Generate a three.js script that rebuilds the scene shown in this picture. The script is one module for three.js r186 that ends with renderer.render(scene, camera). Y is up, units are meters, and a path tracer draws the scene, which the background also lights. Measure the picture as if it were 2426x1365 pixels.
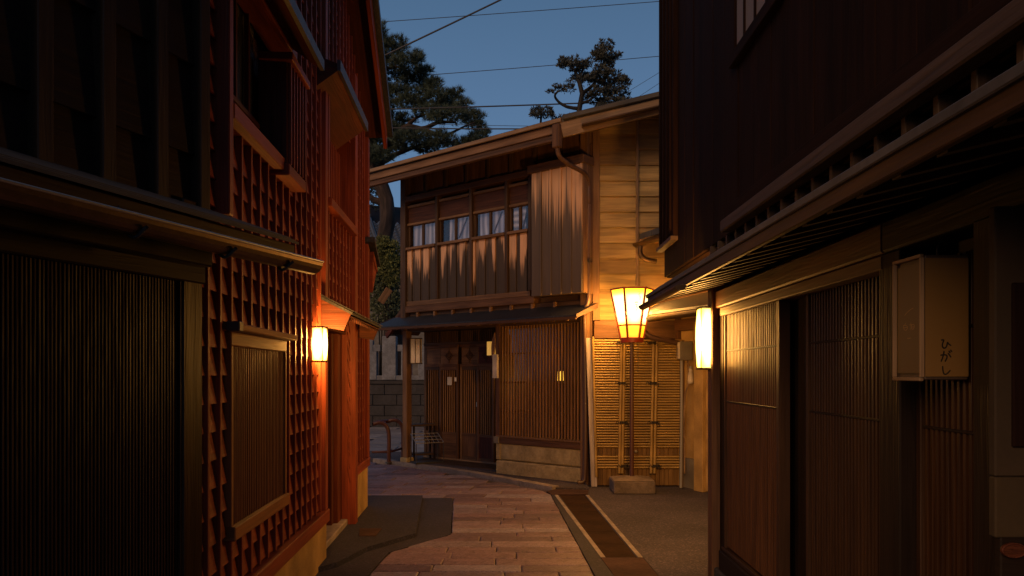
import * as THREE from 'three';
import { mergeGeometries } from 'three/addons/utils/BufferGeometryUtils.js';
import { RectAreaLightUniformsLib } from 'three/addons/lights/RectAreaLightUniformsLib.js';

// ------------------------------------------------------------------ camera, sky, light, exposure
const scene = new THREE.Scene();
const EYE = 1.6, FX = 1750, CX = 1213, HY = 885;               // eye height; lens and horizon of the photograph
const camera = new THREE.PerspectiveCamera(2 * Math.atan(885 / FX) * 180 / Math.PI, 2426 / 1770, 0.05, 600);
camera.position.set(0, EYE, 0);
camera.lookAt(0, EYE, -10);
camera.setViewOffset(2426, 1770, 0, 0, 2426, 1365);            // a level camera with a shifted lens
scene.add(camera);
const renderer = new THREE.WebGLRenderer({ antialias: true });
renderer.toneMapping = THREE.LinearToneMapping;
renderer.toneMappingExposure = .96;
renderer.shadowMap.enabled = true;
RectAreaLightUniformsLib.init();
{
  const W = 128, H = 64, data = new Float32Array(W * H * 4);
  const keys = [[-90, .02, .03, .05], [-1, .05, .08, .13], [0, .145, .28, .50], [10, .120, .25, .46], [20, .092, .195, .38], [28, .066, .150, .295], [50, .035, .08, .17], [90, .022, .052, .12]];
  for (let r = 0; r < H; r++) {
    const e = ((r + .5) / H - .5) * 180;
    let k = 0; while (k < keys.length - 2 && keys[k + 1][0] < e) k++;
    const a = keys[k], b = keys[k + 1], t = Math.min(1, Math.max(0, (e - a[0]) / (b[0] - a[0])));
    for (let c = 0; c < W; c++) {
      const o = (r * W + c) * 4;
      for (let i = 0; i < 3; i++) data[o + i] = (a[i + 1] + (b[i + 1] - a[i + 1]) * t) * [1.06, .95, .87][i];
      data[o + 3] = 1;
    }
  }
  const sky = new THREE.DataTexture(data, W, H, THREE.RGBAFormat, THREE.FloatType);
  sky.mapping = THREE.EquirectangularReflectionMapping; sky.magFilter = THREE.LinearFilter; sky.needsUpdate = true;
  scene.background = sky; scene.environment = sky;
}
const WARM_FILL = 2.0;
const warmFill = new THREE.DirectionalLight(new THREE.Color().setRGB(1, .58, .28), WARM_FILL);   // added very soft warm fill, in place of an unseen street lamp
warmFill.name = 'added_warm_fill';
warmFill.position.set(-22, 21, 24); warmFill.target.position.set(0, 2.5, -11);
warmFill.shadow.radius = 70; warmFill.castShadow = true;
Object.assign(warmFill.shadow.camera, { left: -20, right: 20, top: 20, bottom: -20, near: 1, far: 90 });
warmFill.shadow.mapSize.set(2048, 2048);
scene.add(warmFill, warmFill.target);
const LAMP_POLE = [100, 135, 55, 135, 130, 90], LAMP_LEFT = { '0,1': 200, '1,0': 70, '0,-1': 600 }, LAMP_RIGHT = { '0,1': 120, '-1,0': 155, '0,-1': 900 };          // strength of the three lit lanterns (light set before their papers)
const WARM = new THREE.Color().setRGB(1, .42, .075);

// ------------------------------------------------------------------ helpers
let seed = 12345;
const rnd = () => { seed = (seed + 0x6d2b79f5) | 0; let t = Math.imul(seed ^ (seed >>> 15), 1 | seed); t = (t + Math.imul(t ^ (t >>> 7), 61 | t)) ^ t; return ((t ^ (t >>> 14)) >>> 0) / 4294967296; };
const rr = (a, b) => a + (b - a) * rnd();
const lerp = (a, b, t) => a + (b - a) * t, clamp = (x, a = 0, b = 1) => Math.min(b, Math.max(a, x)), smooth = (x, a, b) => { const t = clamp((x - a) / (b - a)); return t * t * (3 - 2 * t); };
const V = (x, y, z) => new THREE.Vector3(x, y, z);
const P = (px, py, d) => V((px - CX) / FX * d, EYE + (HY - py) / FX * d, -d);
const used = {};
function numbered(name) { const n = used[name] = (used[name] ?? -1) + 1; return n ? `${name}_${String(n).padStart(3, '0')}` : name; }
function tag(o, label, category, group, kind) {
  if (label) o.userData.label = label;
  if (category) o.userData.category = category;
  if (group) o.userData.group = group;
  if (kind) o.userData.kind = kind;
  return o;
}
function thing(name, label, category, pos = [0, 0, 0], turn = 0, group) {
  const o = new THREE.Group(); o.name = numbered(name); o.position.set(...pos); o.rotation.y = turn;
  scene.add(o); return tag(o, label, category, group);
}
function mesh(name, geo, mat, parent) {
  const m = new THREE.Mesh(geo, mat); m.name = parent ? name : numbered(name); m.castShadow = m.receiveShadow = true;
  (parent ?? scene).add(m); return m;
}
// a plan frame: local x along a wall as one faces it, local z out of it, origin at (x, depth d)
function frame(o, x, d, ux, ud) {
  const l = Math.hypot(ux, ud); ux /= l; ud /= l;
  o.position.set(x, 0, -d); o.rotation.y = Math.atan2(ud, ux);
  const nx = ud, nd = -ux;
  return {
    o,
    at(px, py, off = 0) { const a = (px - CX) / FX, t = (off + x * nx + d * nd) / (a * nx + nd); return [(a * t - x) * ux + (t - d) * ud, EYE + (HY - py) / FX * t]; },
    w(s, y, z) { return V(x + ux * s + nx * z, y, -(d + ud * s + nd * z)); },
  };
}
function polys(list, uvScale, center) {                          // convex polygons -> flat shaded geometry, uv by dominant axis
  const pos = [], nor = [], uv = [], a = V(), b = V(), n = V();
  for (const p of list) {
    a.subVectors(p[1], p[0]); b.subVectors(p[2], p[0]); n.crossVectors(a, b).normalize();
    let q = p;
    if (center && n.dot(V().subVectors(p[0], center)) < 0) { q = [...p].reverse(); n.negate(); }
    for (let i = 1; i < q.length - 1; i++) for (const v of [q[0], q[i], q[i + 1]]) { pos.push(v.x, v.y, v.z); nor.push(n.x, n.y, n.z); uv.push(...uvScale(v, n)); }
  }
  const g = new THREE.BufferGeometry();
  g.setAttribute('position', new THREE.Float32BufferAttribute(pos, 3));
  g.setAttribute('normal', new THREE.Float32BufferAttribute(nor, 3));
  g.setAttribute('uv', new THREE.Float32BufferAttribute(uv, 2));
  return g;
}
function grainUV(L, ou, ov) {                                    // L: axis (0,1,2) the grain follows -> v
  return (v, n) => {
    const c = [v.x, v.y, v.z], m = [Math.abs(n.x), Math.abs(n.y), Math.abs(n.z)], k = m[0] >= m[1] && m[0] >= m[2] ? 0 : m[1] >= m[2] ? 1 : 2;
    const rest = [0, 1, 2].filter((i) => i !== k), vi = rest.includes(L) ? L : rest[1], ui = rest.find((i) => i !== vi);
    return [c[ui] + ou + k * .37, c[vi] + ov];
  };
}
function cbox(w, h, d, c = 0, grain) {                           // a box with chamfered edges, grain along its longest side
  const X = w / 2, Y = h / 2, Z = d / 2, L = grain ?? (w >= h && w >= d ? 0 : h >= d ? 1 : 2), f = [], S = [-1, 1];
  c = Math.min(c, X * .45, Y * .45, Z * .45);
  const p = (sx, sy, sz, k) => V(sx * (k === 0 ? X : X - c), sy * (k === 1 ? Y : Y - c), sz * (k === 2 ? Z : Z - c));
  for (const s of S) {
    f.push([p(s, -1, -1, 0), p(s, 1, -1, 0), p(s, 1, 1, 0), p(s, -1, 1, 0)], [p(-1, s, -1, 1), p(1, s, -1, 1), p(1, s, 1, 1), p(-1, s, 1, 1)], [p(-1, -1, s, 2), p(1, -1, s, 2), p(1, 1, s, 2), p(-1, 1, s, 2)]);
  }
  if (c > 0) for (const a of S) for (const b of S) {
    f.push([p(a, b, -1, 0), p(a, b, -1, 1), p(a, b, 1, 1), p(a, b, 1, 0)], [p(a, -1, b, 0), p(a, -1, b, 2), p(a, 1, b, 2), p(a, 1, b, 0)], [p(-1, a, b, 1), p(-1, a, b, 2), p(1, a, b, 2), p(1, a, b, 1)]);
    for (const e of S) f.push([p(a, b, e, 0), p(a, b, e, 1), p(a, b, e, 2)]);
  }
  return polys(f, grainUV(L, rr(0, 5), rr(0, 5)), V(0, 0, 0));
}
function B(parent, name, mat, x, y, z, c = .004, grain) {        // box part between [x0,x1] [y0,y1] [z0,z1]
  const m = mesh(name, cbox(x[1] - x[0], y[1] - y[0], z[1] - z[0], c, grain), mat, parent);
  m.position.set((x[0] + x[1]) / 2, (y[0] + y[1]) / 2, (z[0] + z[1]) / 2);
  return m;
}
const boxGeo = (x, y, z, c = 0, grain) => cbox(x[1] - x[0], y[1] - y[0], z[1] - z[0], c, grain).translate((x[0] + x[1]) / 2, (y[0] + y[1]) / 2, (z[0] + z[1]) / 2);
function beam(a, b, w, h, c = .004) {                            // bar between two points: w across, h high
  const L = a.distanceTo(b), g = cbox(w, h, L, c), q = new THREE.Matrix4().lookAt(b, a, V(0, 1, 0));
  g.applyMatrix4(q); const m = a.clone().add(b).multiplyScalar(.5); g.translate(m.x, m.y, m.z); return g;
}
function prism(pts, z0, z1, L = 0) {                             // convex outline in x/y, extruded along z
  const a = pts.map(([x, y]) => V(x, y, z0)), b = pts.map(([x, y]) => V(x, y, z1)), n = pts.length, f = [a, b];
  for (let i = 0; i < n; i++) f.push([a[i], a[(i + 1) % n], b[(i + 1) % n], b[i]]);
  const c = V(); [...a, ...b].forEach((v) => c.add(v)); c.divideScalar(2 * n);
  return polys(f, grainUV(L, rr(0, 5), rr(0, 5)), c);
}
function slabAlong(profile, x0, x1) {                            // convex profile in (z, y), running along x
  const a = profile.map(([z, y]) => V(x0, y, z)), b = profile.map(([z, y]) => V(x1, y, z)), n = profile.length, f = [a, b];
  for (let i = 0; i < n; i++) f.push([a[i], a[(i + 1) % n], b[(i + 1) % n], b[i]]);
  const c = V(); [...a, ...b].forEach((v) => c.add(v)); c.divideScalar(2 * n);
  return polys(f, grainUV(0, rr(0, 5), rr(0, 5)), c);
}
function tube(pts, r, seg = 24, rad = 7) { return new THREE.TubeGeometry(new THREE.CatmullRomCurve3(pts), seg, r, rad, false); }
function taperTube(pts, r0, r1, seg = 20, rad = 8, wob = 0) {
  const g = new THREE.TubeGeometry(new THREE.CatmullRomCurve3(pts), seg, 1, rad, false), p = g.attributes.position, curve = new THREE.CatmullRomCurve3(pts);
  for (let i = 0; i <= seg; i++) { const c = curve.getPointAt(i / seg), r = lerp(r0, r1, i / seg); for (let j = 0; j <= rad; j++) { const k = i * (rad + 1) + j, q = r * (1 + wob * Math.sin(i * 1.7 + (j % rad) * 2.1)); p.setXYZ(k, c.x + (p.getX(k) - c.x) * q, c.y + (p.getY(k) - c.y) * q, c.z + (p.getZ(k) - c.z) * q); } }
  g.computeVertexNormals(); return g;
}
function sheet(pts, y0, y1, grow = 0) {                          // polygon of (x, d) as a slab from y0 to y1
  const s = new THREE.Shape(pts.map(([x, d]) => new THREE.Vector2(x, d)));
  return new THREE.ExtrudeGeometry(s, { depth: y1 - y0, bevelEnabled: false }).rotateX(-Math.PI / 2).translate(0, y0, 0);
}

// ------------------------------------------------------------------ textures and materials
function pnoise(nx, ny, s0) {                                    // periodic value noise on an nx x ny lattice, arguments 0..1
  let s = s0; const r = () => { s = (s * 1664525 + 1013904223) >>> 0; return s / 4294967296; };
  const a = new Float32Array(nx * ny).map(r);
  return (u, v) => {
    u = (u - Math.floor(u)) * nx; v = (v - Math.floor(v)) * ny;
    const i = Math.floor(u), j = Math.floor(v); let f = u - i, g = v - j; f = f * f * (3 - 2 * f); g = g * g * (3 - 2 * g);
    const A = (x, y) => a[(y % ny) * nx + (x % nx)];
    return lerp(lerp(A(i, j), A(i + 1, j), f), lerp(A(i, j + 1), A(i + 1, j + 1), f), g);
  };
}
function tex(n, fn, srgb = true, m = n) {
  const d = new Uint8Array(n * m * 4);
  for (let y = 0; y < m; y++) for (let x = 0; x < n; x++) { const c = fn((x + .5) / n, (y + .5) / m), o = (y * n + x) * 4; for (let i = 0; i < 3; i++) d[o + i] = clamp(typeof c === 'number' ? c : c[i]) * 255; d[o + 3] = 255; }
  const t = new THREE.DataTexture(d, n, m, THREE.RGBAFormat); t.wrapS = t.wrapT = THREE.RepeatWrapping; t.magFilter = THREE.LinearFilter; t.minFilter = THREE.LinearMipmapLinearFilter; t.generateMipmaps = true;
  if (srgb) t.colorSpace = THREE.SRGBColorSpace; t.needsUpdate = true; return t;
}
const wn = [pnoise(14, 2, 1), pnoise(44, 3, 2), pnoise(130, 5, 3), pnoise(7, 5, 4), pnoise(3, 3, 5), pnoise(256, 9, 6)];
const woodV = (u, v) => { const w = u + .02 * (wn[4](u, v) - .5); return .30 * wn[0](w, v) + .25 * wn[1](w, v) + .2 * wn[2](w, v) + .15 * wn[5](w, v) + .15 * wn[3](u, v); };
const woodTex = tex(512, (u, v) => { const k = woodV(u, v); return [.50 + .55 * k, .48 + .57 * k, .46 + .58 * k]; });
const woodBump = tex(512, (u, v) => { const w = u + .02 * (wn[4](u, v) - .5); return .5 * wn[1](w, v) + .3 * wn[2](w, v) + .2 * wn[5](w, v); }, false);
const gn = [pnoise(4, 4, 11), pnoise(11, 11, 12), pnoise(37, 37, 13), pnoise(120, 120, 14), pnoise(250, 250, 15)];
const stoneTex = tex(512, (u, v) => { const k = .3 * gn[0](u, v) + .25 * gn[1](u, v) + .2 * gn[2](u, v) + .15 * gn[3](u, v) + .1 * gn[4](u, v); return [.55 + .5 * k, .54 + .5 * k, .52 + .52 * k]; });
const stoneBump = tex(512, (u, v) => .35 * gn[1](u, v) + .35 * gn[2](u, v) + .3 * gn[3](u, v), false);
const paveTex = tex(512, (u, v) => { const k = .12 * gn[0](u, v) + .2 * gn[1](u, v) + .3 * gn[2](u, v) + .38 * gn[3](u, v), stain = smooth(gn[2](u + .3, v + .6), .7, .95) * .12; return [.55 + .5 * k - stain, .545 + .5 * k - stain, .54 + .51 * k - stain]; });
const foldTex = tex(256, (u, v) => { const k = .5 + .5 * Math.sin(v * 6.2832 * 9 + 3 * wn[4](u, v)), b = gn[0](u, v); return [.45 + .30 * k + .25 * b, .45 + .3 * k + .25 * b, .5 + .3 * k + .2 * b]; });
const tarTex = tex(512, (u, v) => { const k = .35 * gn[0](u, v) + .15 * gn[1](u, v), s = gn[4](u, v), q = .42 + .45 * k + .45 * Math.pow(s, 3); return [q, q, q]; });
tarTex.repeat.set(.4, .4);
const tarBump = tex(512, (u, v) => .5 * gn[4](u, v) + .5 * gn[3](u, v), false);
const plasterTex = tex(512, (u, v) => { const k = .5 * gn[0](u, v) + .3 * gn[1](u, v) + .2 * gn[3](u, v); return [.68 + .36 * k, .66 + .37 * k, .62 + .38 * k]; });
const barkTex = tex(256, (u, v) => { const k = .5 * wn[0](u, v * 2) + .5 * gn[2](u, v); return [.3 + .8 * k, .28 + .8 * k, .26 + .8 * k]; });
const M = {};
const std = (name, rgb, o = {}) => { const m = new (o.specularIntensity !== undefined ? THREE.MeshPhysicalMaterial : THREE.MeshStandardMaterial)({ roughness: .75, ...o }); m.color.setRGB(...rgb); m.name = name; return M[name] = m; };
const wood = (name, rgb, o = {}) => std(name, rgb, { map: woodTex, bumpMap: woodBump, bumpScale: .0022, roughness: .62, specularIntensity: .5, ...o });
wood('redWood', [.30, .062, .025], { roughness: .55 });
wood('redBoard', [.32, .066, .026], { roughness: .6 });
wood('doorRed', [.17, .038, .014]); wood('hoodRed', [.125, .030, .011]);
wood('redDark', [.12, .030, .015], { roughness: .6 });
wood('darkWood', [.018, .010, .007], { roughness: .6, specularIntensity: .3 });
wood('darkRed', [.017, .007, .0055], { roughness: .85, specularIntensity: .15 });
wood('brownWood', [.060, .027, .012], { roughness: .55 });
wood('doorShaded', [.052, .023, .009], { roughness: .45 }); wood('doorWood', [.115, .046, .018], { roughness: .5 }); wood('frameWood', [.28, .115, .038]); wood('slatRed', [.165, .052, .024]);  // includes a door wood copy with lamp falloff darkened into its colour
wood('latticeWood', [.052, .022, .009], { roughness: .42, specularIntensity: .35 });
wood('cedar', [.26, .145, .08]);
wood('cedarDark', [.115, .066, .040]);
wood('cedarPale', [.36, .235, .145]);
wood('cedarBrown', [.165, .082, .043]);
wood('latticeBar', [.36, .19, .085], { roughness: .5 });
wood('lintelRed', [.12, .045, .026]);
wood('greyWood', [.21, .165, .14]);
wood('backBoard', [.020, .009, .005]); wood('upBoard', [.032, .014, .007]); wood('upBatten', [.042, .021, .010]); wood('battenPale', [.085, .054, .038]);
wood('beamWood', [.075, .046, .037]);
wood('fenceBoard', [.72, .65, .68], { roughness: .6 });
std('bamboo', [.47, .31, .115], { map: woodTex, roughness: .4 });
wood('lath', [.27, .155, .055]);
std('rope', [.03, .022, .015], { roughness: .9 });
std('ochre', [.50, .33, .13], { map: plasterTex, bumpMap: stoneBump, bumpScale: .002, roughness: .9 });
std('grayPlaster', [.20, .18, .165], { map: plasterTex, roughness: .9 });
std('concrete', [.56, .45, .25], { map: stoneTex, bumpMap: stoneBump, bumpScale: .004, roughness: .9 });
std('lampStone', [.26, .205, .165], { map: stoneTex, bumpMap: stoneBump, bumpScale: .006, roughness: .9 });
std('asphalt', [.055, .052, .105], { map: tarTex, bumpMap: tarBump, bumpScale: .003, roughness: .85 });
std('asphaltPale', [.155, .125, .160], { map: tarTex, bumpMap: tarBump, bumpScale: .003, roughness: .9 });
std('asphaltStrip', [.062, .055, .10], { map: tarTex, bumpMap: tarBump, bumpScale: .003, roughness: .75 });
std('jointDirt', [.15, .11, .105], { map: tarTex, roughness: .95 });
std('earth', [.06, .055, .05], { map: tarTex, roughness: .95 });
std('kerb', [.42, .36, .34], { map: stoneTex, bumpMap: stoneBump, bumpScale: .003, roughness: .8 });
std('wallStone', [.045, .040, .044], { map: stoneTex, bumpMap: stoneBump, bumpScale: .01, roughness: .9 });
std('paleStone', [.22, .23, .27], { map: stoneTex, bumpMap: stoneBump, bumpScale: .006, roughness: .9 });
std('slate', [.065, .068, .082], { map: tarTex, roughness: .55 });
std('copperRoof', [.085, .078, .085], { map: stoneTex, roughness: .5 });
std('shingle', [.075, .065, .060], { map: woodTex, roughness: .7 });
std('gutter', [.16, .10, .055], { map: stoneTex, roughness: .38, metalness: .75 });
std('pipeBrown', [.085, .045, .03], { roughness: .4 });
std('pipeGray', [.22, .21, .20], { roughness: .45 });
std('railPaint', [.15, .05, .032], { map: stoneTex, roughness: .4 });
std('iron', [.03, .028, .028], { roughness: .5 });
std('steel', [.42, .40, .38], { roughness: .35, metalness: .8 });
std('signWhite', [.70, .64, .60], { map: plasterTex, roughness: .6 });
std('signBack', [.05, .03, .02], { roughness: .6 });
std('roofTile', [.10, .115, .15], { map: stoneTex, roughness: .35 });
std('bark', [.065, .042, .034], { map: barkTex, roughness: .95 });
std('barkDark', [.045, .04, .036], { map: barkTex, roughness: .95 });
const leafMat = (name, rgb) => { const m = new THREE.MeshPhysicalMaterial({ roughness: .8, vertexColors: true, side: THREE.DoubleSide }); m.color.setRGB(...rgb); m.name = name; return M[name] = m; };
leafMat('needles', [1, 1, 1]); leafMat('leaves', [1, 1, 1]);
M.pane = new THREE.MeshPhysicalMaterial({ name: 'pane', roughness: .03, transmission: 1, thickness: 0, ior: 1.6, side: THREE.DoubleSide });
M.interior = std('interior', [.07, .042, .024], { map: plasterTex, roughness: .9 });
M.curtain = std('curtain', [.62, .60, .62], { map: plasterTex, roughness: .9 });
const glowing = (name, rgb, e, map) => { const m = std(name, [.75, .68, .52], { roughness: .8 }); m.emissive.setRGB(...rgb); m.emissiveIntensity = e; if (map) m.emissiveMap = map; return m; };
// ------------------------------------------------------------------ GROUND AND STREET
{
  const g = mesh('ground', new THREE.PlaneGeometry(300, 300, 1, 1).rotateX(-Math.PI / 2), M.earth);
  g.geometry.attributes.uv.array.forEach((v, i, a) => { a[i] = v * 300; });
  g.position.set(0, -.06, -60); tag(g, 'dark ground under the street and the houses', null, null, 'structure');
}
const curve = (pts) => (d) => { let i = 0; while (i < pts.length - 2 && pts[i + 1][0] < d) i++; const [a, x] = pts[i], [b, y] = pts[i + 1]; return lerp(x, y, clamp((d - a) / (b - a))); };
const roadLeft = curve([[0, -1.16], [5.8, -1.14], [6.6, -1.10], [7.35, -.60], [9.25, -.74], [9.5, -.77], [9.501, -7.5], [14, -7.5]]);
const roadRight = curve([[0, .87], [5.83, .656], [9.85, .51], [10.05, .45], [11.67, -.80], [13.5, -2.68], [15, -4.3], [18, -7.4]]);
const kerbRight = roadRight;
{
  const road = new THREE.Group(); road.name = 'stone_paved_street'; scene.add(road); tag(road, 'street paved with courses of pinkish stone slabs', null, null, 'structure');
  const bedPts = []; for (let d = 0; d <= 18; d += .3) bedPts.push([Math.max(roadLeft(d), -7.5), d]);
  const bed = mesh('joint_bed', sheet([[-7.6, 9.5], [-7.6, 18], [-4.4, 15], [-2.7, 13.5], [-.82, 11.67], [.45, 10.05], [.51, 9.85], [.656, 5.83], [.87, 0], [-1.16, 0], [-1.14, 5.8], [-1.1, 6.6], [-.6, 7.35], [-.77, 9.5]], -.05, -.014), M.jointDirt, road);
  const tones = [[.34, .222, .24], [.29, .19, .21], [.25, .168, .19], [.39, .28, .31], [.33, .25, .285], [.22, .15, .175], [.42, .345, .40]];
  const mats = tones.map(([r, g, b], i) => std('slab' + i, [r * .90, g * .97, b * 1.16], { map: paveTex, bumpMap: stoneBump, bumpScale: .006, roughness: .5 }));
  function stone(q, mat, top, parent, name = 'paving_stone') {   // q: four (x, d) corners
    const c = [0, 1].map((k) => q.reduce((s, p) => s + p[k], 0) / 4), e = .010;
    const inset = q.map(([x, d]) => { const l = Math.hypot(x - c[0], d - c[1]); return [x - (x - c[0]) / l * e, d - (d - c[1]) / l * e]; });
    const A = q.map(([x, d]) => V(x, -.045, -d)), Bq = q.map(([x, d]) => V(x, top - .006, -d)), T = inset.map(([x, d]) => V(x, top + rr(-.0015, .0015), -d)), f = [T];
    for (let i = 0; i < 4; i++) { const j = (i + 1) % 4; f.push([A[i], A[j], Bq[j], Bq[i]], [Bq[i], Bq[j], T[j], T[i]]); }
    const ou = rr(0, 9), ov = rr(0, 9);
    return mesh(name, polys(f, (v) => [v.x * 1.5 + ou, v.z * 1.5 + ov], V(c[0], -.02, -c[1])), mat, parent);
  }
  let d = 1.2;
  while (d < 16.5) {
    const w = d < 3.5 ? rr(.22, .3) : d < 9.2 ? rr(.17, .225) : rr(.2, .3), d1 = d + w, far = d > 9.4;
    const rowTone = Math.floor(rnd() * 7);
    let l0 = roadLeft(d), l1 = roadLeft(d1); if (d < 9.5 && d1 > 9.5) l1 = l0; if (far) { l0 = l1 = -7.4; }
    const r0 = roadRight(d), r1 = roadRight(d1), a0 = Math.max(l0, l1);
    let x = l0, x1c = l1; const skew = far ? .16 : 0;
    let first = true;
    while (x < r0 - .02) {
      let len = rr(.34, .78); if (r0 - (x + len) < .22) len = r0 - x + .001;
      const xa = x, xb = Math.min(x + len, r0), last = xb >= r0 - .01, g = .0042;
      const ya = first ? l1 : x1c, yb = last ? r1 : clamp(xb + skew * w, ya + .05, Math.max(r1, ya + .06));
      if (xb - xa > .06 && yb > ya && (xb > -6.8)) {
        const j = () => rr(-.004, .004), q = [[xa + g + j(), d + g + j()], [xb - g + j(), d + g + j()], [yb - g + j(), d1 - g + j()], [ya + g + j(), d1 - g + j()]];
        const k = rnd() < .5 ? rowTone : Math.floor(rnd() * 7);
        stone(q, mats[k], rr(-.005, .005), road);
      }
      x = xb; x1c = yb; first = false; if (last) break;
    }
    d = d1;
  }
  // the lighter, greyer paving of the square at the back left
  const square = new THREE.Group(); square.name = 'back_square_paving'; scene.add(square); tag(square, 'pale grey flagstones of the square in front of the stone wall', null, null, 'structure');
  const gm = [[.27, .25, .27], [.34, .32, .34], [.22, .21, .235]].map((t, i) => std('flag' + i, t, { map: stoneTex, bumpMap: stoneBump, bumpScale: .004, roughness: .6 }));
  mesh('joint_bed', sheet([[-9, 18.6], [-9, 23], [3, 23], [3, 15], [-4.2, 15], [-7.4, 18.3]], -.05, -.016), M.asphalt, square);
  for (let dd = 15.05; dd < 22.2; dd += .62) for (let x = -7; x < -.4; x += .9) {
    if (x + .9 < roadRight(dd + .1) + .1 && dd < 17.9) continue;
    const o = rr(-.1, .1); stone([[x + o + .006, dd + .006], [x + .894 + o, dd + .006], [x + .894 + o, dd + .614], [x + o + .006, dd + .614]], gm[Math.floor(rnd() * 3)], rr(-.002, .004), square, 'flagstone');
  }
  // yards, strips, kerbs
  const yard = mesh('asphalt_yard', sheet([[1.37, 0], [1.14, 6.44], [1.006, 9.89], [1.02, 10.62], [3.4, 10.62], [3.4, 0]], -.05, .002), M.asphaltPale); tag(yard, 'pale asphalt yard right of the drain', null, null, 'structure');
  const strip = mesh('asphalt_strip', sheet([[.875, 0], [.661, 5.83], [.515, 9.85], [.60, 9.95], [.63, 9.6], [.81, 6.44], [1.0, 3], [1.05, 0]], -.05, -.002), M.asphaltStrip); tag(strip, 'dark asphalt strip between paving and drain', null, null, 'structure');
  const fore = mesh('asphalt_forecourt', sheet([[-1.9, 0], [-1.62, 5.83], [-1.44, 6.09], [-1.30, 6.62], [-.94, 7.20], [-1.12, 9.2], [-1.14, 9.42], [-3.5, 9.42], [-3.5, 0]], -.05, .045), M.asphalt); tag(fore, 'raised dark asphalt apron before the red house door', null, null, 'structure');
  const verge = mesh('asphalt_verge', sheet([[-1.92, 0], [-1.63, 5.83], [-1.45, 6.09], [-1.31, 6.62], [-.95, 7.20], [-1.13, 9.2], [-1.16, 9.47], [-.78, 9.49], [-.745, 9.25], [-.61, 7.35], [-1.105, 6.6], [-1.145, 5.8], [-1.165, 0]], -.05, .001), M.asphaltStrip); tag(verge, 'asphalt verge between apron and paving', null, null, 'structure');
  const dl = (d) => curve([[0, 1.06], [6.44, .80], [9.66, .59]])(d), dr = (d) => curve([[0, 1.33], [6.44, 1.105], [9.89, .97]])(d);
  const drain = new THREE.Group(); drain.name = 'covered_drain'; scene.add(drain); tag(drain, 'street drain with pale edge strips and brown covers', null, null, 'structure');
  std('drainCover', [.055, .028, .014], { map: stoneTex, roughness: .9, specularIntensity: .25 }); std('plate', [.095, .052, .046], { map: stoneTex, bumpMap: stoneBump, bumpScale: .003, roughness: .85, specularIntensity: .4 });
  const seg = (a, b, o0, w, f, y, m, n) => mesh(n, sheet([[f(a) + o0, a], [f(a) + o0 + w, a], [f(b) + o0 + w, b], [f(b) + o0, b]], -.05, y), m, drain);
  for (let a = 6.42; a < 9.7; a += 1.1) { const b = Math.min(a + 1.09, 9.72); seg(a, b, -.03, .042, dl, .004, M.kerb, 'edge_strip'); seg(a, b, -.01, .042, dr, .004, M.kerb, 'edge_strip'); }
  for (let a = 6.42; a < 9.6; a += .55) { const b = Math.min(a + .543, 9.72); mesh('drain_cover', sheet([[dl(a) + .016, a], [dr(a) - .014, a], [dr(b) - .014, b], [dl(b) + .016, b]], -.05, -.008 - rr(0, .003)), M.drainCover, drain); }
  mesh('steel_plate', sheet([[dl(5.2), 5.2], [dr(5.2) + .03, 5.2], [dr(6.41) + .03, 6.41], [dl(6.41) - .03, 6.41]], -.05, .003), M.plate, drain);
  mesh('steel_plate', sheet([[dl(3.9), 3.9], [dr(3.9) + .03, 3.9], [dr(5.19) + .03, 5.19], [dl(5.19) - .03, 5.19]], -.05, .003), M.plate, drain);
  mesh('rust_cover', sheet([[.52, 9.74], [1.0, 9.76], [1.05, 10.1], [.62, 10.2], [.47, 10.02]], -.05, .006), M.plate, drain);
  const mh = mesh('manhole_cover', sheet([[-1.46, 7.05], [-1.30, 7.05], [-1.30, 7.38], [-1.52, 7.38]], .03, .052), M.plate); tag(mh, 'small rusty rectangular cover plate in the asphalt apron before the red door', 'cover plate');
  // apron of the corner house: kerb slabs and a dark gutter
  const apron = new THREE.Group(); apron.name = 'corner_apron'; scene.add(apron); tag(apron, 'concrete apron along the corner house', null, null, 'structure');
  mesh('apron_slab', sheet([[.62, 10.15], [-.66, 11.72], [-2.45, 13.48], [-3.2, 14.3], [-3.0, 15.0], [-.8, 14.4], [1.3, 11.2], [1.3, 10.63], [1.06, 10.62], [1.06, 10.15]], -.05, .03), M.asphaltPale, apron);
  const kp = [[.55, 10.12], [.10, 10.70], [-.30, 11.18], [-.73, 11.70], [-1.2, 12.2], [-1.65, 12.65], [-2.1, 13.1], [-2.55, 13.5]];
  for (let i = 0; i < kp.length - 1; i++) { const [a, b] = [kp[i], kp[i + 1]]; mesh('kerb_stone', sheet([[a[0], a[1]], [lerp(a[0], b[0], .985), lerp(a[1], b[1], .985)], [lerp(a[0], b[0], .985) + .10, lerp(a[1], b[1], .985) + .10], [a[0] + .10, a[1] + .10]], -.05, .045), M.kerb, apron); }
}
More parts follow.
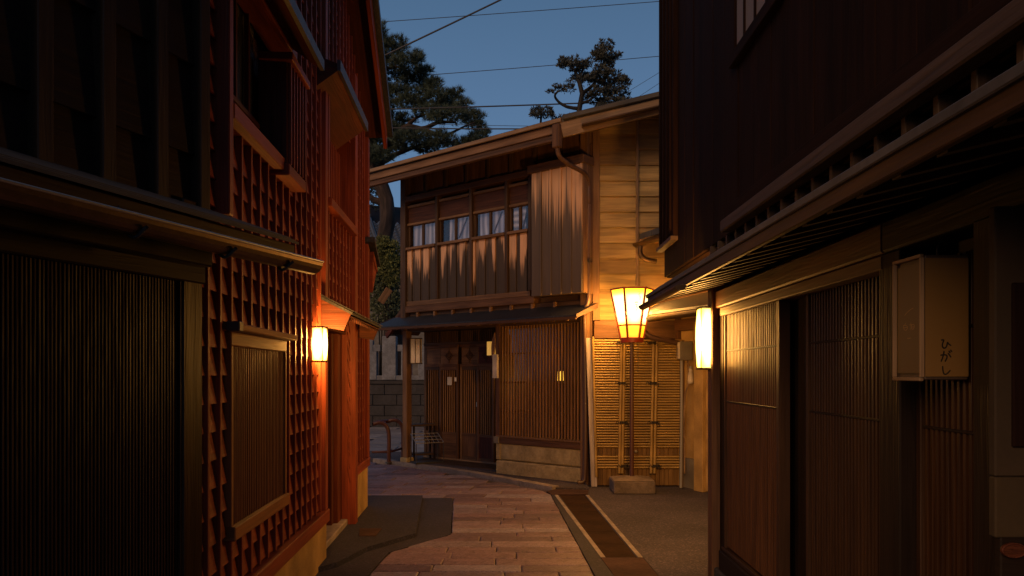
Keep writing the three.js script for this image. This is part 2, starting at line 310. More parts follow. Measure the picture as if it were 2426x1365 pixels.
// ------------------------------------------------------------------ shared wall builders
function spans(a, b, cuts) { let out = [[a, b]]; for (const [c, e] of cuts) out = out.flatMap(([x, y]) => (e <= x || c >= y ? [[x, y]] : [[x, c], [e, y]].filter(([p, q]) => q - p > .02))); return out; }
function lapBoards(parent, mat, s0, s1f, y0, y1, step, lean, holes, joints = []) {
  for (let y = y0; y < y1 - .02; y += step) {
    const top = Math.min(y + step + .02, y1 + .02), end = s1f(y + step * .5);
    const cuts = holes.filter((h) => h[3] > y + .03 && h[2] < y + step - .03).map((h) => [h[0], h[1]]);
    for (const [a, b] of spans(s0, end, [...cuts, ...joints.map((j) => [j - .001, j + .001])])) {
      const o = rr(-.002, .002), k = lean, t = .012;
      mesh('weatherboard', slabAlong([[o, y], [o - t, y], [o - k - t, top], [o - k, top]], a, b), mat, parent);
    }
  }
}
function battens(parent, mat, list, w, z0, z1, y0, y1f, holes, name = 'batten') {
  for (const s of list) { const cuts = holes.filter((h) => s + w / 2 > h[0] && s - w / 2 < h[1]).map((h) => [h[2], h[3]]); for (const [a, b] of spans(y0, y1f(s), cuts)) B(parent, name, mat, [s - w / 2, s + w / 2], [a, b], [z0, z1], .003); }
}
function gutterGeo(s0, s1, z, y, r) {                            // open half-round gutter along x
  const pts = [], N = 10; for (let i = 0; i <= N; i++) { const a = Math.PI + Math.PI * i / N; pts.push([z + r * Math.cos(a), y + r * Math.sin(a)]); }
  const inner = pts.map(([p, q]) => [z + (p - z) * .9, y + (q - y) * .9]), f = [];
  for (let i = 0; i < N; i++) for (const [A, Bq] of [[pts[i], pts[i + 1]], [inner[i + 1], inner[i]]]) f.push([V(s0, A[1], A[0]), V(s1, A[1], A[0]), V(s1, Bq[1], Bq[0]), V(s0, Bq[1], Bq[0])]);
  for (const i of [0, N]) f.push([V(s0, pts[i][1], pts[i][0]), V(s1, pts[i][1], pts[i][0]), V(s1, inner[i][1], inner[i][0]), V(s0, inner[i][1], inner[i][0])]);
  for (const s of [s0, s1]) for (let i = 0; i < N; i++) f.push([V(s, y, z), V(s, pts[i][1], pts[i][0]), V(s, pts[i + 1][1], pts[i + 1][0])]);
  return polys(f, (v) => [v.x, v.y + v.z]);
}
// ------------------------------------------------------------------ RED HOUSE (left)
{
  const o = thing('red_townhouse', 'red ochre wooden townhouse with battened weatherboards, left of the street', 'house');
  const F = frame(o, -1.447, 3.0, -.047, 1);                     // local x = distance along the street - 3 m
  const S = (d) => (d - 3) * 1.0011;
  const eaveS = S(8.66), roofY = (s) => 4.5 + .74 * (eaveS - s);
  const ridgeS = 2.4, topY = (s) => (s > ridgeS ? roofY(s) : roofY(2 * ridgeS - s)) - .12;
  const doorH = [3.27, 4.62, 0, 2.14], win1 = [.86, 1.98, .72, 1.83], upWin = [.72, 2.16, 2.90, 3.82], upWin2 = [3.3, 4.65, 3.02, 4.0];
  // body behind the boards: stepped so that it stays under the roof
  const body = prism([[.52, 0], [3.2, 0], [3.2, topY(3.2) - .1], [ridgeS, topY(ridgeS) - .15], [.52, topY(.52) - .1]], -4, -.17);
  mesh('wall', body, M.redDark, o);
  mesh('wall', prism([[4.66, 0], [5.68, 0], [5.68, topY(5.68) - .05], [4.66, topY(4.66) - .1]], -4, -.17), M.redDark, o);
  mesh('wall', prism([[3.2, 2.2], [4.66, 2.2], [4.66, topY(4.66) - .1], [3.2, topY(3.2) - .1]], -4, -.17), M.redDark, o);
  B(o, 'wall', M.redDark, [3.2, 4.66], [0, 2.2], [-4, -.32], 0);
  const holes = [doorH, win1, upWin, upWin2];
  lapBoards(o, M.redBoard, .47, (y) => Math.min(5.66, y > 4.3 ? eaveS - (y + .2 - 4.5) / .74 : 5.66), .47, 6.4, .14, .028, holes);
  const list = []; for (let s = .55; s < 5.5; s += .17) list.push(s);
  battens(o, M.redWood, list, .024, -.045, .016, .46, (s) => topY(s) - .06, holes.map((h) => [h[0], h[1], h[2] === 0 ? -1 : h[2], h[3]]));
  // plinth
  B(o, 'plinth', M.ochre, [.4, 3.25], [0, .35], [-.16, .03], .006);
  B(o, 'plinth', M.ochre, [4.66, 5.68], [0, .52], [-.16, .02], .006);
  const sill = B(o, 'sill_board', M.redWood, [.4, 3.27], [.35, .455], [-.1, .055], .006);
  B(o, 'sill_board', M.redWood, [4.66, 5.70], [.52, .62], [-.1, .045], .006);
  // posts
  for (const [a, b, z, y1] of [[3.17, 3.27, .04, 4.9], [4.62, 4.76, .05, 4.7], [5.58, 5.70, .04, 4.35]]) B(o, 'post', M.redWood, [a, b], [a < 4 ? .455 : a < 5 ? 0 : .62, y1], [-.16, z], .006);
  // latticed window
  const w = new THREE.Group(); w.name = 'window'; o.add(w);
  const [a, b, c, e] = win1, z0 = -.05, z1 = .022;
  B(w, 'window_back', M.redDark, [a, b], [c, e], [-.16, -.06], 0);
  B(w, 'frame_rail', M.frameWood, [a, b], [c, c + .075], [z0, z1 + .02], .005); B(w, 'frame_rail', M.frameWood, [a, b], [e - .085, e - .01], [z0, z1], .005);
  B(w, 'frame_stile', M.frameWood, [a, a + .035], [c + .075, e - .085], [z0, z1], .004); B(w, 'frame_stile', M.frameWood, [b - .035, b], [c + .075, e - .085], [z0, z1], .004);
  B(w, 'window_hood', M.frameWood, [a - .06, b + .05], [e - .008, e + .03], [-.03, .085], .006);
  B(w, 'corner_block', M.iron, [a - .085, a - .02], [e - .012, e + .038], [.02, .09], .004);
  for (let s = a + .05; s < b - .045; s += .0335) B(w, 'slat', M.slatRed, [s, s + .017], [c + .075, e - .085], [-.04, .010], .002);
  B(w, 'cross_bar', M.redDark, [a + .035, b - .035], [1.27, 1.29], [-.055, -.042], .002);
  // upper window bay with shutter box
  const u = new THREE.Group(); u.name = 'upper_window'; o.add(u);
  B(u, 'frame_post', M.redWood, [.70, .76], [2.4, 4.5], [-.12, .065], .005);
  B(u, 'window_sill', M.redWood, [.76, 2.2], [2.90, 2.985], [-.12, .07], .006);
  B(u, 'frame_rail', M.redDark, [.76, 1.75], [3.16, 3.19], [-.12, -.08], .003);
  for (const s of [1.02, 1.28, 1.52]) B(u, 'mullion', M.redDark, [s, s + .025], [2.985, 3.82], [-.12, -.09], .003);
  B(u, 'glass', M.slate, [.76, 1.75], [2.985, 3.82], [-.155, -.13], 0);
  B(u, 'frame_rail', M.redWood, [.70, 2.2], [3.80, 3.90], [-.12, .04], .005);
  const box = new THREE.Group(); box.name = 'shutter_box'; o.add(box);
  B(box, 'panel', M.redDark, [1.74, 2.16], [2.92, 3.64], [-.1, .085], .004);
  B(box, 'base_board', M.redWood, [1.72, 2.18], [2.87, 2.945], [-.09, .105], .005);
  for (let s = 1.755; s < 2.16; s += .078) B(box, 'batten', M.redWood, [s, s + .022], [2.946, 3.60], [.086, .108], .003);
  B(box, 'cap_board', M.redWood, [1.70, 2.2], [3.60, 3.65], [-.09, .13], .005);
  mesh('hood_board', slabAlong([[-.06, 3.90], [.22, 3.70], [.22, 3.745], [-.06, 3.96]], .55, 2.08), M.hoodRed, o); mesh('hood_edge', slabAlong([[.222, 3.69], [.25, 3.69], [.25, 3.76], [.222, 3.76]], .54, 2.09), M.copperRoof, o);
  // second upper window under a small hood
  const u2 = new THREE.Group(); u2.name = 'upper_window'; o.add(u2);
  B(u2, 'window_sill', M.redWood, [3.28, 4.66], [3.02, 3.10], [-.15, .07], .006);
  B(u2, 'glass', M.slate, [3.3, 4.62], [3.10, 3.82], [-.165, -.15], 0);
  B(u2, 'frame_post', M.redWood, [3.27, 3.33], [3.1, 4.0], [-.15, .045], .005);
  for (const s of [3.62, 3.94, 4.27]) B(u2, 'mullion', M.redDark, [s, s + .03], [3.10, 3.82], [-.15, -.12], .003);
  for (let s = 3.36; s < 4.6; s += .08) B(u2, 'slat', M.redBoard, [s, s + .022], [3.1, 3.82], [-.115, -.09], .002);
  mesh('upper_hood', slabAlong([[-.16, 3.82], [.17, 4.06], [.17, 4.12], [-.16, 4.25]], 3.0, 4.45), M.hoodRed, o);
  mesh('hood_edge', slabAlong([[.172, 4.05], [.20, 4.05], [.20, 4.14], [.172, 4.14]], 2.97, 4.48), M.copperRoof, o);
  // door
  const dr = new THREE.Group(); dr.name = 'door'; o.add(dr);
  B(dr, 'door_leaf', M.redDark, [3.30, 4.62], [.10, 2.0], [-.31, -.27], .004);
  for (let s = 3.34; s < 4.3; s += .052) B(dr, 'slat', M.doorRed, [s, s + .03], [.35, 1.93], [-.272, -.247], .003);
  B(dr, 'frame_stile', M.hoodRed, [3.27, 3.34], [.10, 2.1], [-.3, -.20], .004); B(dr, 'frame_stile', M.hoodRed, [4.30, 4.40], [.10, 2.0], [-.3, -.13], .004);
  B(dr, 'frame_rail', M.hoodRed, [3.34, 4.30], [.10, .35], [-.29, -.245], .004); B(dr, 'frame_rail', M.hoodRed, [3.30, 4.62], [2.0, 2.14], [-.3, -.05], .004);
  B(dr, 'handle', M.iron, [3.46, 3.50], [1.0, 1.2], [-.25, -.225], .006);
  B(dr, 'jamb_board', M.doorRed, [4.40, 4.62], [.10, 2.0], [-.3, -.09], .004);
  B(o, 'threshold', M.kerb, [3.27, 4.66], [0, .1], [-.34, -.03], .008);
  // hood over the door
  const h = new THREE.Group(); h.name = 'door_hood'; o.add(h);
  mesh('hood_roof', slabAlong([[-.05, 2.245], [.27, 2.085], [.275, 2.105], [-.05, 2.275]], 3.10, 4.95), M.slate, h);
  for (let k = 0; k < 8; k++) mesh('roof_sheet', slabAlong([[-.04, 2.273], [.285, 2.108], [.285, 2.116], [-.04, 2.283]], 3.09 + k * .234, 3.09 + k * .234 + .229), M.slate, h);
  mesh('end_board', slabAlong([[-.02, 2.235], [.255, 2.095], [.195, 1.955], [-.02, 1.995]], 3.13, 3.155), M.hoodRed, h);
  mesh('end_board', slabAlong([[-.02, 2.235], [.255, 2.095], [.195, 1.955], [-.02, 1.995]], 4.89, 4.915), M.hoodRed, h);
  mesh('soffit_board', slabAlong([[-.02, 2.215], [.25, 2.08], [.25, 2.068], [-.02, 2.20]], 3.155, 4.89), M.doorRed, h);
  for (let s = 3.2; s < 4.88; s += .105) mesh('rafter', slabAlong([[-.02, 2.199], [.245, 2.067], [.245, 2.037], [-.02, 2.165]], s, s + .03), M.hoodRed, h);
  // roof with barge boards
  const rf = new THREE.Group(); rf.name = 'roof'; o.add(rf);
  const slab = (sA, sB, yA, yB, z0q, z1q, t, m, n) => { const g = polys([[V(sA, yA, z0q), V(sB, yB, z0q), V(sB, yB, z1q), V(sA, yA, z1q)], [V(sA, yA + t, z0q), V(sB, yB + t, z0q), V(sB, yB + t, z1q), V(sA, yA + t, z1q)], [V(sA, yA, z1q), V(sB, yB, z1q), V(sB, yB + t, z1q), V(sA, yA + t, z1q)], [V(sA, yA, z0q), V(sB, yB, z0q), V(sB, yB + t, z0q), V(sA, yA + t, z0q)], [V(sB, yB, z0q), V(sB, yB, z1q), V(sB, yB + t, z1q), V(sB, yB + t, z0q)], [V(sA, yA, z0q), V(sA, yA, z1q), V(sA, yA + t, z1q), V(sA, yA + t, z0q)]], grainUV(0, rr(0, 3), rr(0, 3)), V((sA + sB) / 2, (yA + yB) / 2 + t / 2, (z0q + z1q) / 2)); return mesh(n, g, m, rf); };
  slab(ridgeS, eaveS + .12, roofY(ridgeS), roofY(eaveS + .12), -4.2, .30, .10, M.slate, 'roof_slope');
  slab(.3, ridgeS, roofY(2 * ridgeS - .3), roofY(ridgeS), -4.2, .30, .10, M.slate, 'roof_slope');
  slab(ridgeS, eaveS + .06, roofY(ridgeS) - .20, roofY(eaveS + .06) - .20, .20, .24, .195, M.redWood, 'barge_board');
  slab(ridgeS, eaveS + .1, roofY(ridgeS) - .03, roofY(eaveS + .1) - .03, -.17, .20, .026, M.redDark, 'soffit_board');
  // small eave at the far end of the house
  const le = new THREE.Group(); le.name = 'end_eave'; o.add(le);
  mesh('eave_roof', prism([[5.55, 3.12], [6.02, 2.90], [6.02, 2.945], [5.55, 3.18]], -2.4, .12), M.slate, le);
  mesh('eave_board', prism([[5.68, 3.03], [5.99, 2.88], [5.99, 2.83], [5.68, 2.93]], -2.4, .09), M.redWood, le);
  mesh('eave_bracket', prism([[5.66, 2.93], [5.97, 2.83], [5.66, 2.55]], .02, .08), M.redWood, le);
}
// ------------------------------------------------------------------ DARK LATTICED HOUSE (left foreground)
{
  const o = thing('latticed_townhouse', 'very dark wooden townhouse with a lattice wall and gutter, left foreground', 'house');
  frame(o, -2.1375, 1.5, .335, 1);
  const E = 2.10;
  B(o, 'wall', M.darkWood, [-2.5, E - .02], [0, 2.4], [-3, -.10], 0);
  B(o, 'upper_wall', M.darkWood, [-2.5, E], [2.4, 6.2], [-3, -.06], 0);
  for (let s = .60; s < 1.955; s += .0172) B(o, 'slat', M.latticeWood, [s, s + .009 + rr(-.0006, .0006)], [.22, 2.02], [-.05, rr(-.0015, .0005)], .0015);
  B(o, 'backing_board', M.backBoard, [-.2, 1.96], [.22, 2.02], [-.048, -.012], 0);
  for (const y of [.62, 1.08, 1.54]) B(o, 'lattice_rail', M.darkWood, [-.2, 1.96], [y, y + .03], [-.085, -.052], .002);
  B(o, 'lattice_sill', M.brownWood, [-2.5, 1.96], [.1, .22], [-.1, .03], .005);
  B(o, 'base_stone', M.wallStone, [-2.5, E], [0, .1], [-.1, .05], .01);
  B(o, 'post', M.latticeWood, [1.965, 2.09], [.1, 2.4], [-.1, .02], .006); B(o, 'post', M.latticeWood, [1.955, 1.985], [.22, 2.02], [-.02, .012], .003);
  B(o, 'lintel', M.darkWood, [-2.5, E], [2.02, 2.14], [-.1, .03], .006);
  for (let y = 2.2, k = 0; y < 4.6; y += .42, k++) mesh('weatherboard', slabAlong([[.0, y], [-.016, y], [-.046, y + .45], [-.03, y + .45]], -2.5, E), M.upBoard, o);
  for (const s of [.42, .69, .965, 1.24, 1.52, 1.80, 2.06]) B(o, 'batten', M.upBatten, [s, s + .065], [2.2, 4.7], [-.04, .035], .004);
  const r = new THREE.Group(); r.name = 'pent_roof'; o.add(r);
  for (let k = 0; k < 3; k++) mesh('roof_sheet', slabAlong([[-.02, 2.36 + k * .012], [.52 - k * .03, 2.185 + k * .014], [.52 - k * .03, 2.197 + k * .014], [-.02, 2.371 + k * .012]], -2.5, E + .03 + k * .012), M.shingle, r);
  mesh('soffit_board', slabAlong([[-.02, 2.345], [.50, 2.175], [.50, 2.160], [-.02, 2.33]], -2.5, E), M.darkWood, r);
  B(r, 'fascia_board', M.brownWood, [-2.5, E + .02], [2.105, 2.182], [.475, .505], .004);
  for (let s = -2.3; s < E; s += .3) mesh('rafter', slabAlong([[.0, 2.33], [.47, 2.17], [.47, 2.10], [.0, 2.235]], s, s + .05), M.darkWood, r);
  B(r, 'purlin', M.darkWood, [-2.5, E - .28], [2.05, 2.14], [.24, .31], .006);
  const g = new THREE.Group(); g.name = 'gutter'; o.add(g);
  mesh('channel', gutterGeo(-2.5, E + .075, .565, 2.105, .052), M.gutter, g);
  mesh('bead', tube([V(-2.5, 2.108, .618), V(E + .075, 2.108, .618)], .006, 2, 6), M.steel, g);
  for (const s of [.55, 1.15, 1.58, 1.94]) { mesh('hanger', tube([V(s, 2.15, .50), V(s, 2.09, .525), V(s, 2.043, .565), V(s, 2.075, .622)], .007, 12, 5), M.iron, g); }
}
// ------------------------------------------------------------------ DARK TWO-STOREY HOUSE (right)
{
  const o = thing('dark_townhouse', 'dark two storey wooden townhouse with sliding lattice doors, right of the street', 'house');
  const F = frame(o, 1.49, 7.3, -.01, -1), S = (d) => 7.3 - d;
  const END = 7.6;
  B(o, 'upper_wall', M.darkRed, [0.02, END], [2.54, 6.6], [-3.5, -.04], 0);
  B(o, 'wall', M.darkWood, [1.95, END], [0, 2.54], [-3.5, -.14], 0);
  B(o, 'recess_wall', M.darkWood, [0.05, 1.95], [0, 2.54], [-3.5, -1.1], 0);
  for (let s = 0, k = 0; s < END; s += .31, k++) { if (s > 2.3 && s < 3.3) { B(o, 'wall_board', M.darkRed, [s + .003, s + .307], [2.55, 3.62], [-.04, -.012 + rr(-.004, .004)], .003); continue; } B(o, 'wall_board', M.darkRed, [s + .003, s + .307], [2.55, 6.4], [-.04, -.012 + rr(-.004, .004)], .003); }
  const fin = new THREE.Group(); fin.name = 'corner_screen'; o.add(fin);
  B(fin, 'screen_board', M.darkRed, [-.02, .66], [2.84, 6.4], [-.012, .035], .005); for (const s of [.1, .26, .42, .56]) B(fin, 'rib', M.darkRed, [s, s + .03], [2.86, 6.38], [.035, .055], .003);
  B(fin, 'screen_foot', M.beamWood, [-.03, .67], [2.80, 2.84], [-.01, .06], .004);
  // upper window
  const w = new THREE.Group(); w.name = 'upper_window'; o.add(w);
  B(w, 'window_sill', M.darkRed, [2.40, 3.32], [3.62, 3.70], [-.04, .03], .004);
  std('blind', [.11, .10, .135], { roughness: .8 });
  B(w, 'blind', M.blind, [2.47, 3.27], [3.70, 4.9], [-.011, -.006], 0);
  for (const s of [2.42, 2.63, 2.84, 3.05, 3.25]) B(w, 'mullion', M.darkRed, [s, s + .028], [3.70, 4.9], [-.03, .004], .003);
  B(w, 'frame_rail', M.darkRed, [2.40, 3.32], [4.9, 5], [-.04, .02], .004);
  // weathered beam at the foot of the upper wall, with the pent roof below it
  B(o, 'beam', M.beamWood, [2.34, END], [2.545, 2.625], [-.012, .07], .008); B(o, 'beam', M.darkRed, [2.45, END], [2.628, 2.71], [-.012, .045], .006);
  const r = new THREE.Group(); r.name = 'pent_roof'; o.add(r);
  mesh('roof_boarding', slabAlong([[-.13, 2.35], [.445, 2.165], [.445, 2.18], [-.13, 2.37]], 1.7, END), M.darkWood, r);
  for (let s = 1.78; s < END; s += .29) mesh('roof_batten', slabAlong([[-.13, 2.37], [.43, 2.184], [.43, 2.198], [-.13, 2.384]], s, s + .045), M.beamWood, r);
  for (let s = 1.80; s < END; s += .212) B(o, 'strut', M.battenPale, [s, s + .034], [2.36, 2.545], [-.10, .0], .003);
  B(o, 'strip_board', M.darkWood, [1.7, END], [2.36, 2.47], [-.139, -.105], 0);
  B(r, 'eave_trim', M.copperRoof, [1.69, END], [2.17, 2.20], [.425, .456], .004);
  B(r, 'fascia_board', M.brownWood, [1.70, END], [2.12, 2.17], [.42, .445], .004);
  for (let s = 1.76; s < END; s += .21) mesh('rafter', slabAlong([[-.1, 2.33], [.42, 2.165], [.42, 2.115], [-.1, 2.24]], s, s + .045), M.brownWood, r);
  mesh('ridge_flashing', slabAlong([[.0, 2.40], [.05, 2.38], [.05, 2.40], [.0, 2.42]], 1.7, 2.34), M.copperRoof, r);
  const g = new THREE.Group(); g.name = 'gutter'; o.add(g);
  mesh('channel', gutterGeo(1.66, 3.0, .475, 2.115, .032), M.gutter, g);
  // lower storey
  B(o, 'lintel_beam', M.cedarBrown, [1.98, 4.45], [2.065, 2.185], [-.14, .02], .008); B(o, 'lintel_beam', M.darkWood, [4.45, END], [2.065, 2.185], [-.14, .02], .008);
  B(o, 'door_head', M.cedarBrown, [2.10, 4.42], [2.005, 2.062], [-.14, .005], .005);
  B(o, 'post', M.cedarBrown, [1.92, 2.04], [0, 2.30], [-.14, .045], .006);
  B(o, 'post', M.darkWood, [2.04, 2.13], [0, 2.065], [-.14, -.01], .004);
  B(o, 'sill_beam', M.darkWood, [2.1, END], [.22, .36], [-.14, .015], .006); B(o, 'sill_beam', M.brownWood, [2.1, END], [.36, .385], [-.14, -.005], .003);
  B(o, 'base_stone', M.wallStone, [1.9, END], [0, .22], [-.14, .03], .01);
  const doorPanel = (a, b, z, y1, slatMat) => {
    const d = new THREE.Group(); d.name = 'door'; o.add(d);
    B(d, 'door_leaf', M.darkRed, [a, b], [.385, y1], [z - .05, z - .03], 0);
    for (let s = a + .03; s < b - .03; s += .0325) B(d, 'slat', slatMat, [s, s + .017], [.40, y1], [z - .03, z], .002);
    for (const y of [1.75, 1.40]) B(d, 'rail', M.darkWood, [a, b], [y, y + .011], [z - .012, z + .003], .002);
    B(d, 'frame_stile', M.brownWood, [a - .012, a + .02], [.385, y1], [z - .05, z + .01], .003); B(d, 'frame_stile', M.brownWood, [b - .02, b + .025], [.385, y1], [z - .05, z + .012], .003);
  };
  doorPanel(2.14, 3.21, -.025, 2.005, M.doorWood); doorPanel(3.49, 4.37, -.075, 2.005, M.doorShaded);  // same wood on both; the nearer door has shade put into its colour
  B(o, 'wall_panel', M.darkWood, [3.235, 3.47], [.385, 2.005], [-.13, -.10], .002);
  B(o, 'post', M.darkWood, [4.39, 4.55], [0, 2.065], [-.14, .0], .005);
  doorPanel(4.58, 5.02, -.06, 2.005, M.latticeWood);
  B(o, 'post', M.darkWood, [5.04, 5.20], [0, 2.065], [-.14, .03], .005);
  B(o, 'wall_panel', M.darkWood, [5.2, END], [.385, 2.065], [-.13, -.06], .003);
}
// ------------------------------------------------------------------ CORNER HOUSE (far, facing the bend of the street)
const corner = thing('corner_townhouse', 'weathered two storey wooden corner house with lattice front at the bend', 'house');
const CF = frame(corner, -1.88, 13.02, .7725, -.635);            // local x left to right along the front
const CLEN = 3.835;
function weather(n, m, seed0, base, spread, pale, dark) {        // pale planks whose rain-washed grey has crept up in ragged tongues
  const a = pnoise(7, 2, seed0), b = pnoise(34, 2, seed0 + 1), c = pnoise(120, 4, seed0 + 2), e = pnoise(9, 4, seed0 + 3);
  return tex(n, (u, v) => {
    const cell = Math.floor(u * (n > 600 ? 13 : 5)), off = .30 * (Math.abs(Math.sin(cell * 12.9898 + seed0) * 43758.5453) % 1 - .5);
    const edge = base + off + spread * (.55 * a(u, .2) + .65 * b(u, .3 + v * .2) - .6) + .05 * (c(u, v) - .5), fine = .5 * c(u, v * .5) + .5 * wn[5](u * 1.7, v), t = smooth(v + .34 * (fine - .5) + .10 * (e(u * 3, v) - .5), edge - .13, edge + .14);
    const g = .8 + .4 * woodV(u * 1.3, v * 1.1) - .12 * e(u, v) + .14 * (c(u, v * .6) - .5);
    const k = [0, 1, 2].map((i) => lerp(dark[i], pale[i], t) * g);
    return k.map((x) => Math.pow(clamp(x), 1 / 2.2));
  }, true, m);
}
const wA = weather(1024, 256, 51, .63, .95, [.66, .38, .225], [.058, .036, .024]), wG = weather(1024, 256, 71, .95, .5, [.36, .20, .115], [.048, .030, .022]), wB = weather(512, 256, 61, .66, .45, [.60, .37, .23], [.098, .068, .053]);
std('washedGap', [1, 1, 1], { map: wG }); std('washedBoards', [1, 1, 1], { map: wA, bumpMap: woodBump, bumpScale: .001 }); std('washedShutter', [1, 1, 1], { map: wB });
function remapUV(m, s0, s1, y0, y1) {                            // uv across the whole panel so that neighbouring boards differ
  const p = m.geometry.attributes.position, uv = m.geometry.attributes.uv;
  for (let i = 0; i < p.count; i++) uv.setXY(i, (p.getX(i) + m.position.x - s0) / (s1 - s0), clamp((p.getY(i) + m.position.y - y0) / (y1 - y0), .004, .996));
  return m;
}
{
  const o = corner, L = CLEN, bay = 2.14;
  // solid parts and hollow shop
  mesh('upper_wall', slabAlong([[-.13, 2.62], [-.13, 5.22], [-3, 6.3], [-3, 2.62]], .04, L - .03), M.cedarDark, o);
  B(o, 'back_wall', M.interior, [-.25, L - .03], [0, 2.6], [-3.2, -1.9], 0);
  B(o, 'shop_floor', M.cedarDark, [-.2, L - .03], [0, .06], [-1.9, -.12], 0);
  B(o, 'shop_ceiling', M.interior, [-.2, L - .03], [2.52, 2.6], [-1.9, -.05], 0);
  B(o, 'side_wall', M.interior, [L - .08, L - .03], [.06, 2.52], [-1.9, -.12], 0);
  // upper storey: sill boards
  const winPx = [962, 1036, 1117, 1201, 1257].map((p) => CF.at(p, 600, 0)[0]);
  const y0 = 2.83, yS = 3.76, x0 = winPx[0], x1 = winPx[4];
  for (let k = 0; k < 26; k++) { const q = (i) => lerp(x0, x1, (Math.floor(i / 2) + (i % 2 ? .64 : 0)) / 13), a = q(k), b = q(k + 1), z = k % 2 ? -.024 : -.004; remapUV(B(o, 'wall_board', k % 2 ? M.washedGap : M.washedBoards, [a + .002, b - .002], [y0, yS], [-.06, z + rr(-.003, .003)], .003), x0, x1, y0, yS); }
  B(o, 'foot_rail', M.cedar, [x0 - .02, x1], [y0 - .05, y0 + .03], [-.06, .02], .005); B(o, 'foot_beam', M.cedarBrown, [.02, x1 + .1], [y0 - .17, y0 - .055], [-.1, .045], .008);
  B(o, 'frieze_board', M.cedarDark, [.1, L - .05], [2.55, 2.66], [-.15, -.02], .003);
  for (let s = .3; s < L - .2; s += .42) B(o, 'strut', M.cedar, [s, s + .045], [2.54, 2.66], [-.05, .03], .004);
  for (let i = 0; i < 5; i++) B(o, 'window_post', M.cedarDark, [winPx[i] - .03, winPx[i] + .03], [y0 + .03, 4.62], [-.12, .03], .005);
  for (let i = 0; i < 4; i++) {
    const a = winPx[i] + .032, b = winPx[i + 1] - .032, w = new THREE.Group(); w.name = 'window'; o.add(w);
    B(w, 'window_sill', M.cedar, [a, b], [yS, yS + .045], [-.1, .045], .004);
    B(w, 'frame_rail', M.cedar, [a, b], [4.19, 4.23], [-.1, .0], .004);
    const m = (a + b) / 2;
    for (const [c, e] of [[a, m], [m, b]]) {
      B(w, 'sash_stile', M.cedarDark, [c, c + .022], [yS + .045, 4.19], [-.07, -.03], .003); B(w, 'sash_stile', M.cedarDark, [e - .022, e], [yS + .045, 4.19], [-.07, -.03], .003);
      B(w, 'pane', M.pane, [c + .022, e - .022], [yS + .045, 4.19], [-.052, -.048], 0);
    }
    std('pane_sky_glow' + i, [.5, .48, .5], { roughness: .9, map: foldTex }); const G = M['pane_sky_glow' + i]; G.emissiveMap = foldTex; G.emissive.setRGB(.085, .070, .082); G.emissiveIntensity = [.8, .95, 1.1, .75][i];  // self-lit colour imitates sky reflected in the panes; no lamp inside
    const parts = [[0, .42, .5], [.42, .98, 1], [.0, .0, 0]];
    B(w, 'added_glow_panel', G, [a + (b - a) * [.08, .22, .10, .05][i], b - (b - a) * [.04, .05, .03, .35][i]], [yS + .045 + [.0, .0, .04, .02][i], 4.19], [-.115, -.105], 0);  // added glowing panel behind the glass, in place of the sky reflection
    B(w, 'window_back', M.interior, [a, b], [yS + .04, 4.2], [-.155, -.13], 0);
    if (i) mesh('brace', beam(V(lerp(a, b, .55), yS + .1, -.085), V(lerp(a, b, .8), 4.17, -.085), .02, .02), M.cedarDark, w);
    B(o, 'lintel_panel', M.lintelRed, [a, b], [4.235, 4.50], [-.1, -.03], .003); B(o, 'lintel_rail', M.cedar, [a, b], [4.50, 4.545], [-.1, .0], .004);
  }
  B(o, 'girt', M.cedarBrown, [-.02, L - .02], [4.60, 4.70], [-.12, .045], .006);
  for (let s = .02; s < L; s += .47) B(o, 'stud', M.cedarDark, [s, s + .06], [4.70, 5.235], [-.12, .0], .004);
  for (let s = .08; s < L - .1; s += .47) B(o, 'frieze_panel', M.cedarBrown, [s, s + .41], [4.70, 5.235], [-.128, -.05], .003);
  B(o, 'corner_post', M.cedarDark, [-.08, .05], [2.55, 5.22], [-.125, .05], .006); B(o, 'corner_post', M.cedar, [L - .10, L + .02], [0, 5.22], [-.125, .04], .006);
  B(o, 'end_wall', M.cedarDark, [-.05, .04], [2.6, 5.0], [-3, -.14], .004);
  // shutter box
  const sb = new THREE.Group(); sb.name = 'shutter_box'; o.add(sb);
  const a0 = CF.at(1259, 560, .22)[0], a1 = CF.at(1378, 560, .22)[0], sy0 = 2.74, sy1 = CF.at(1300, 403, .22)[1];
  for (let k = 0; k < 5; k++) { const a = lerp(a0, a1, k / 5), b = lerp(a0, a1, (k + 1) / 5); remapUV(B(sb, 'shutter_board', M.washedShutter, [a + .002, b - .012], [sy0, sy1], [.19, .22 - (k % 2) * .006], .003), a0, a1, sy0, sy1); remapUV(B(sb, 'cover_strip', M.washedShutter, [b - .018, b + .012], [sy0, sy1], [.205, .236], .003), a0, a1 + .2, sy0, sy1); }
  B(sb, 'side_board', M.cedar, [a1 + .012, a1 + .03], [sy0, sy1 + .03], [.10, .215], .003); B(sb, 'side_board', M.cedar, [a1 + .012, a1 + .03], [sy0, sy1 + .03], [-.03, .097], .003); B(sb, 'side_board', M.cedarDark, [a0 - .02, a0 - .002], [sy0, sy1], [-.03, .2], .003);
  B(sb, 'top_board', M.cedarBrown, [a0 - .06, a1 + .05], [sy1, sy1 + .12], [-.03, .25], .006); B(sb, 'under_board', M.cedarDark, [a0, a1], [sy0 - .0, sy0 + .03], [-.03, .185], .003);
  // pent roof over the shop front
  const pr = new THREE.Group(); pr.name = 'pent_roof'; o.add(pr);
  for (let k = 0; k < 9; k++) { const s = -.30 + k * .475; mesh('roof_sheet', slabAlong([[-.02, 2.57], [.50, 2.385], [.50, 2.405], [-.02, 2.60]], s, s + .471), M.slate, pr); }
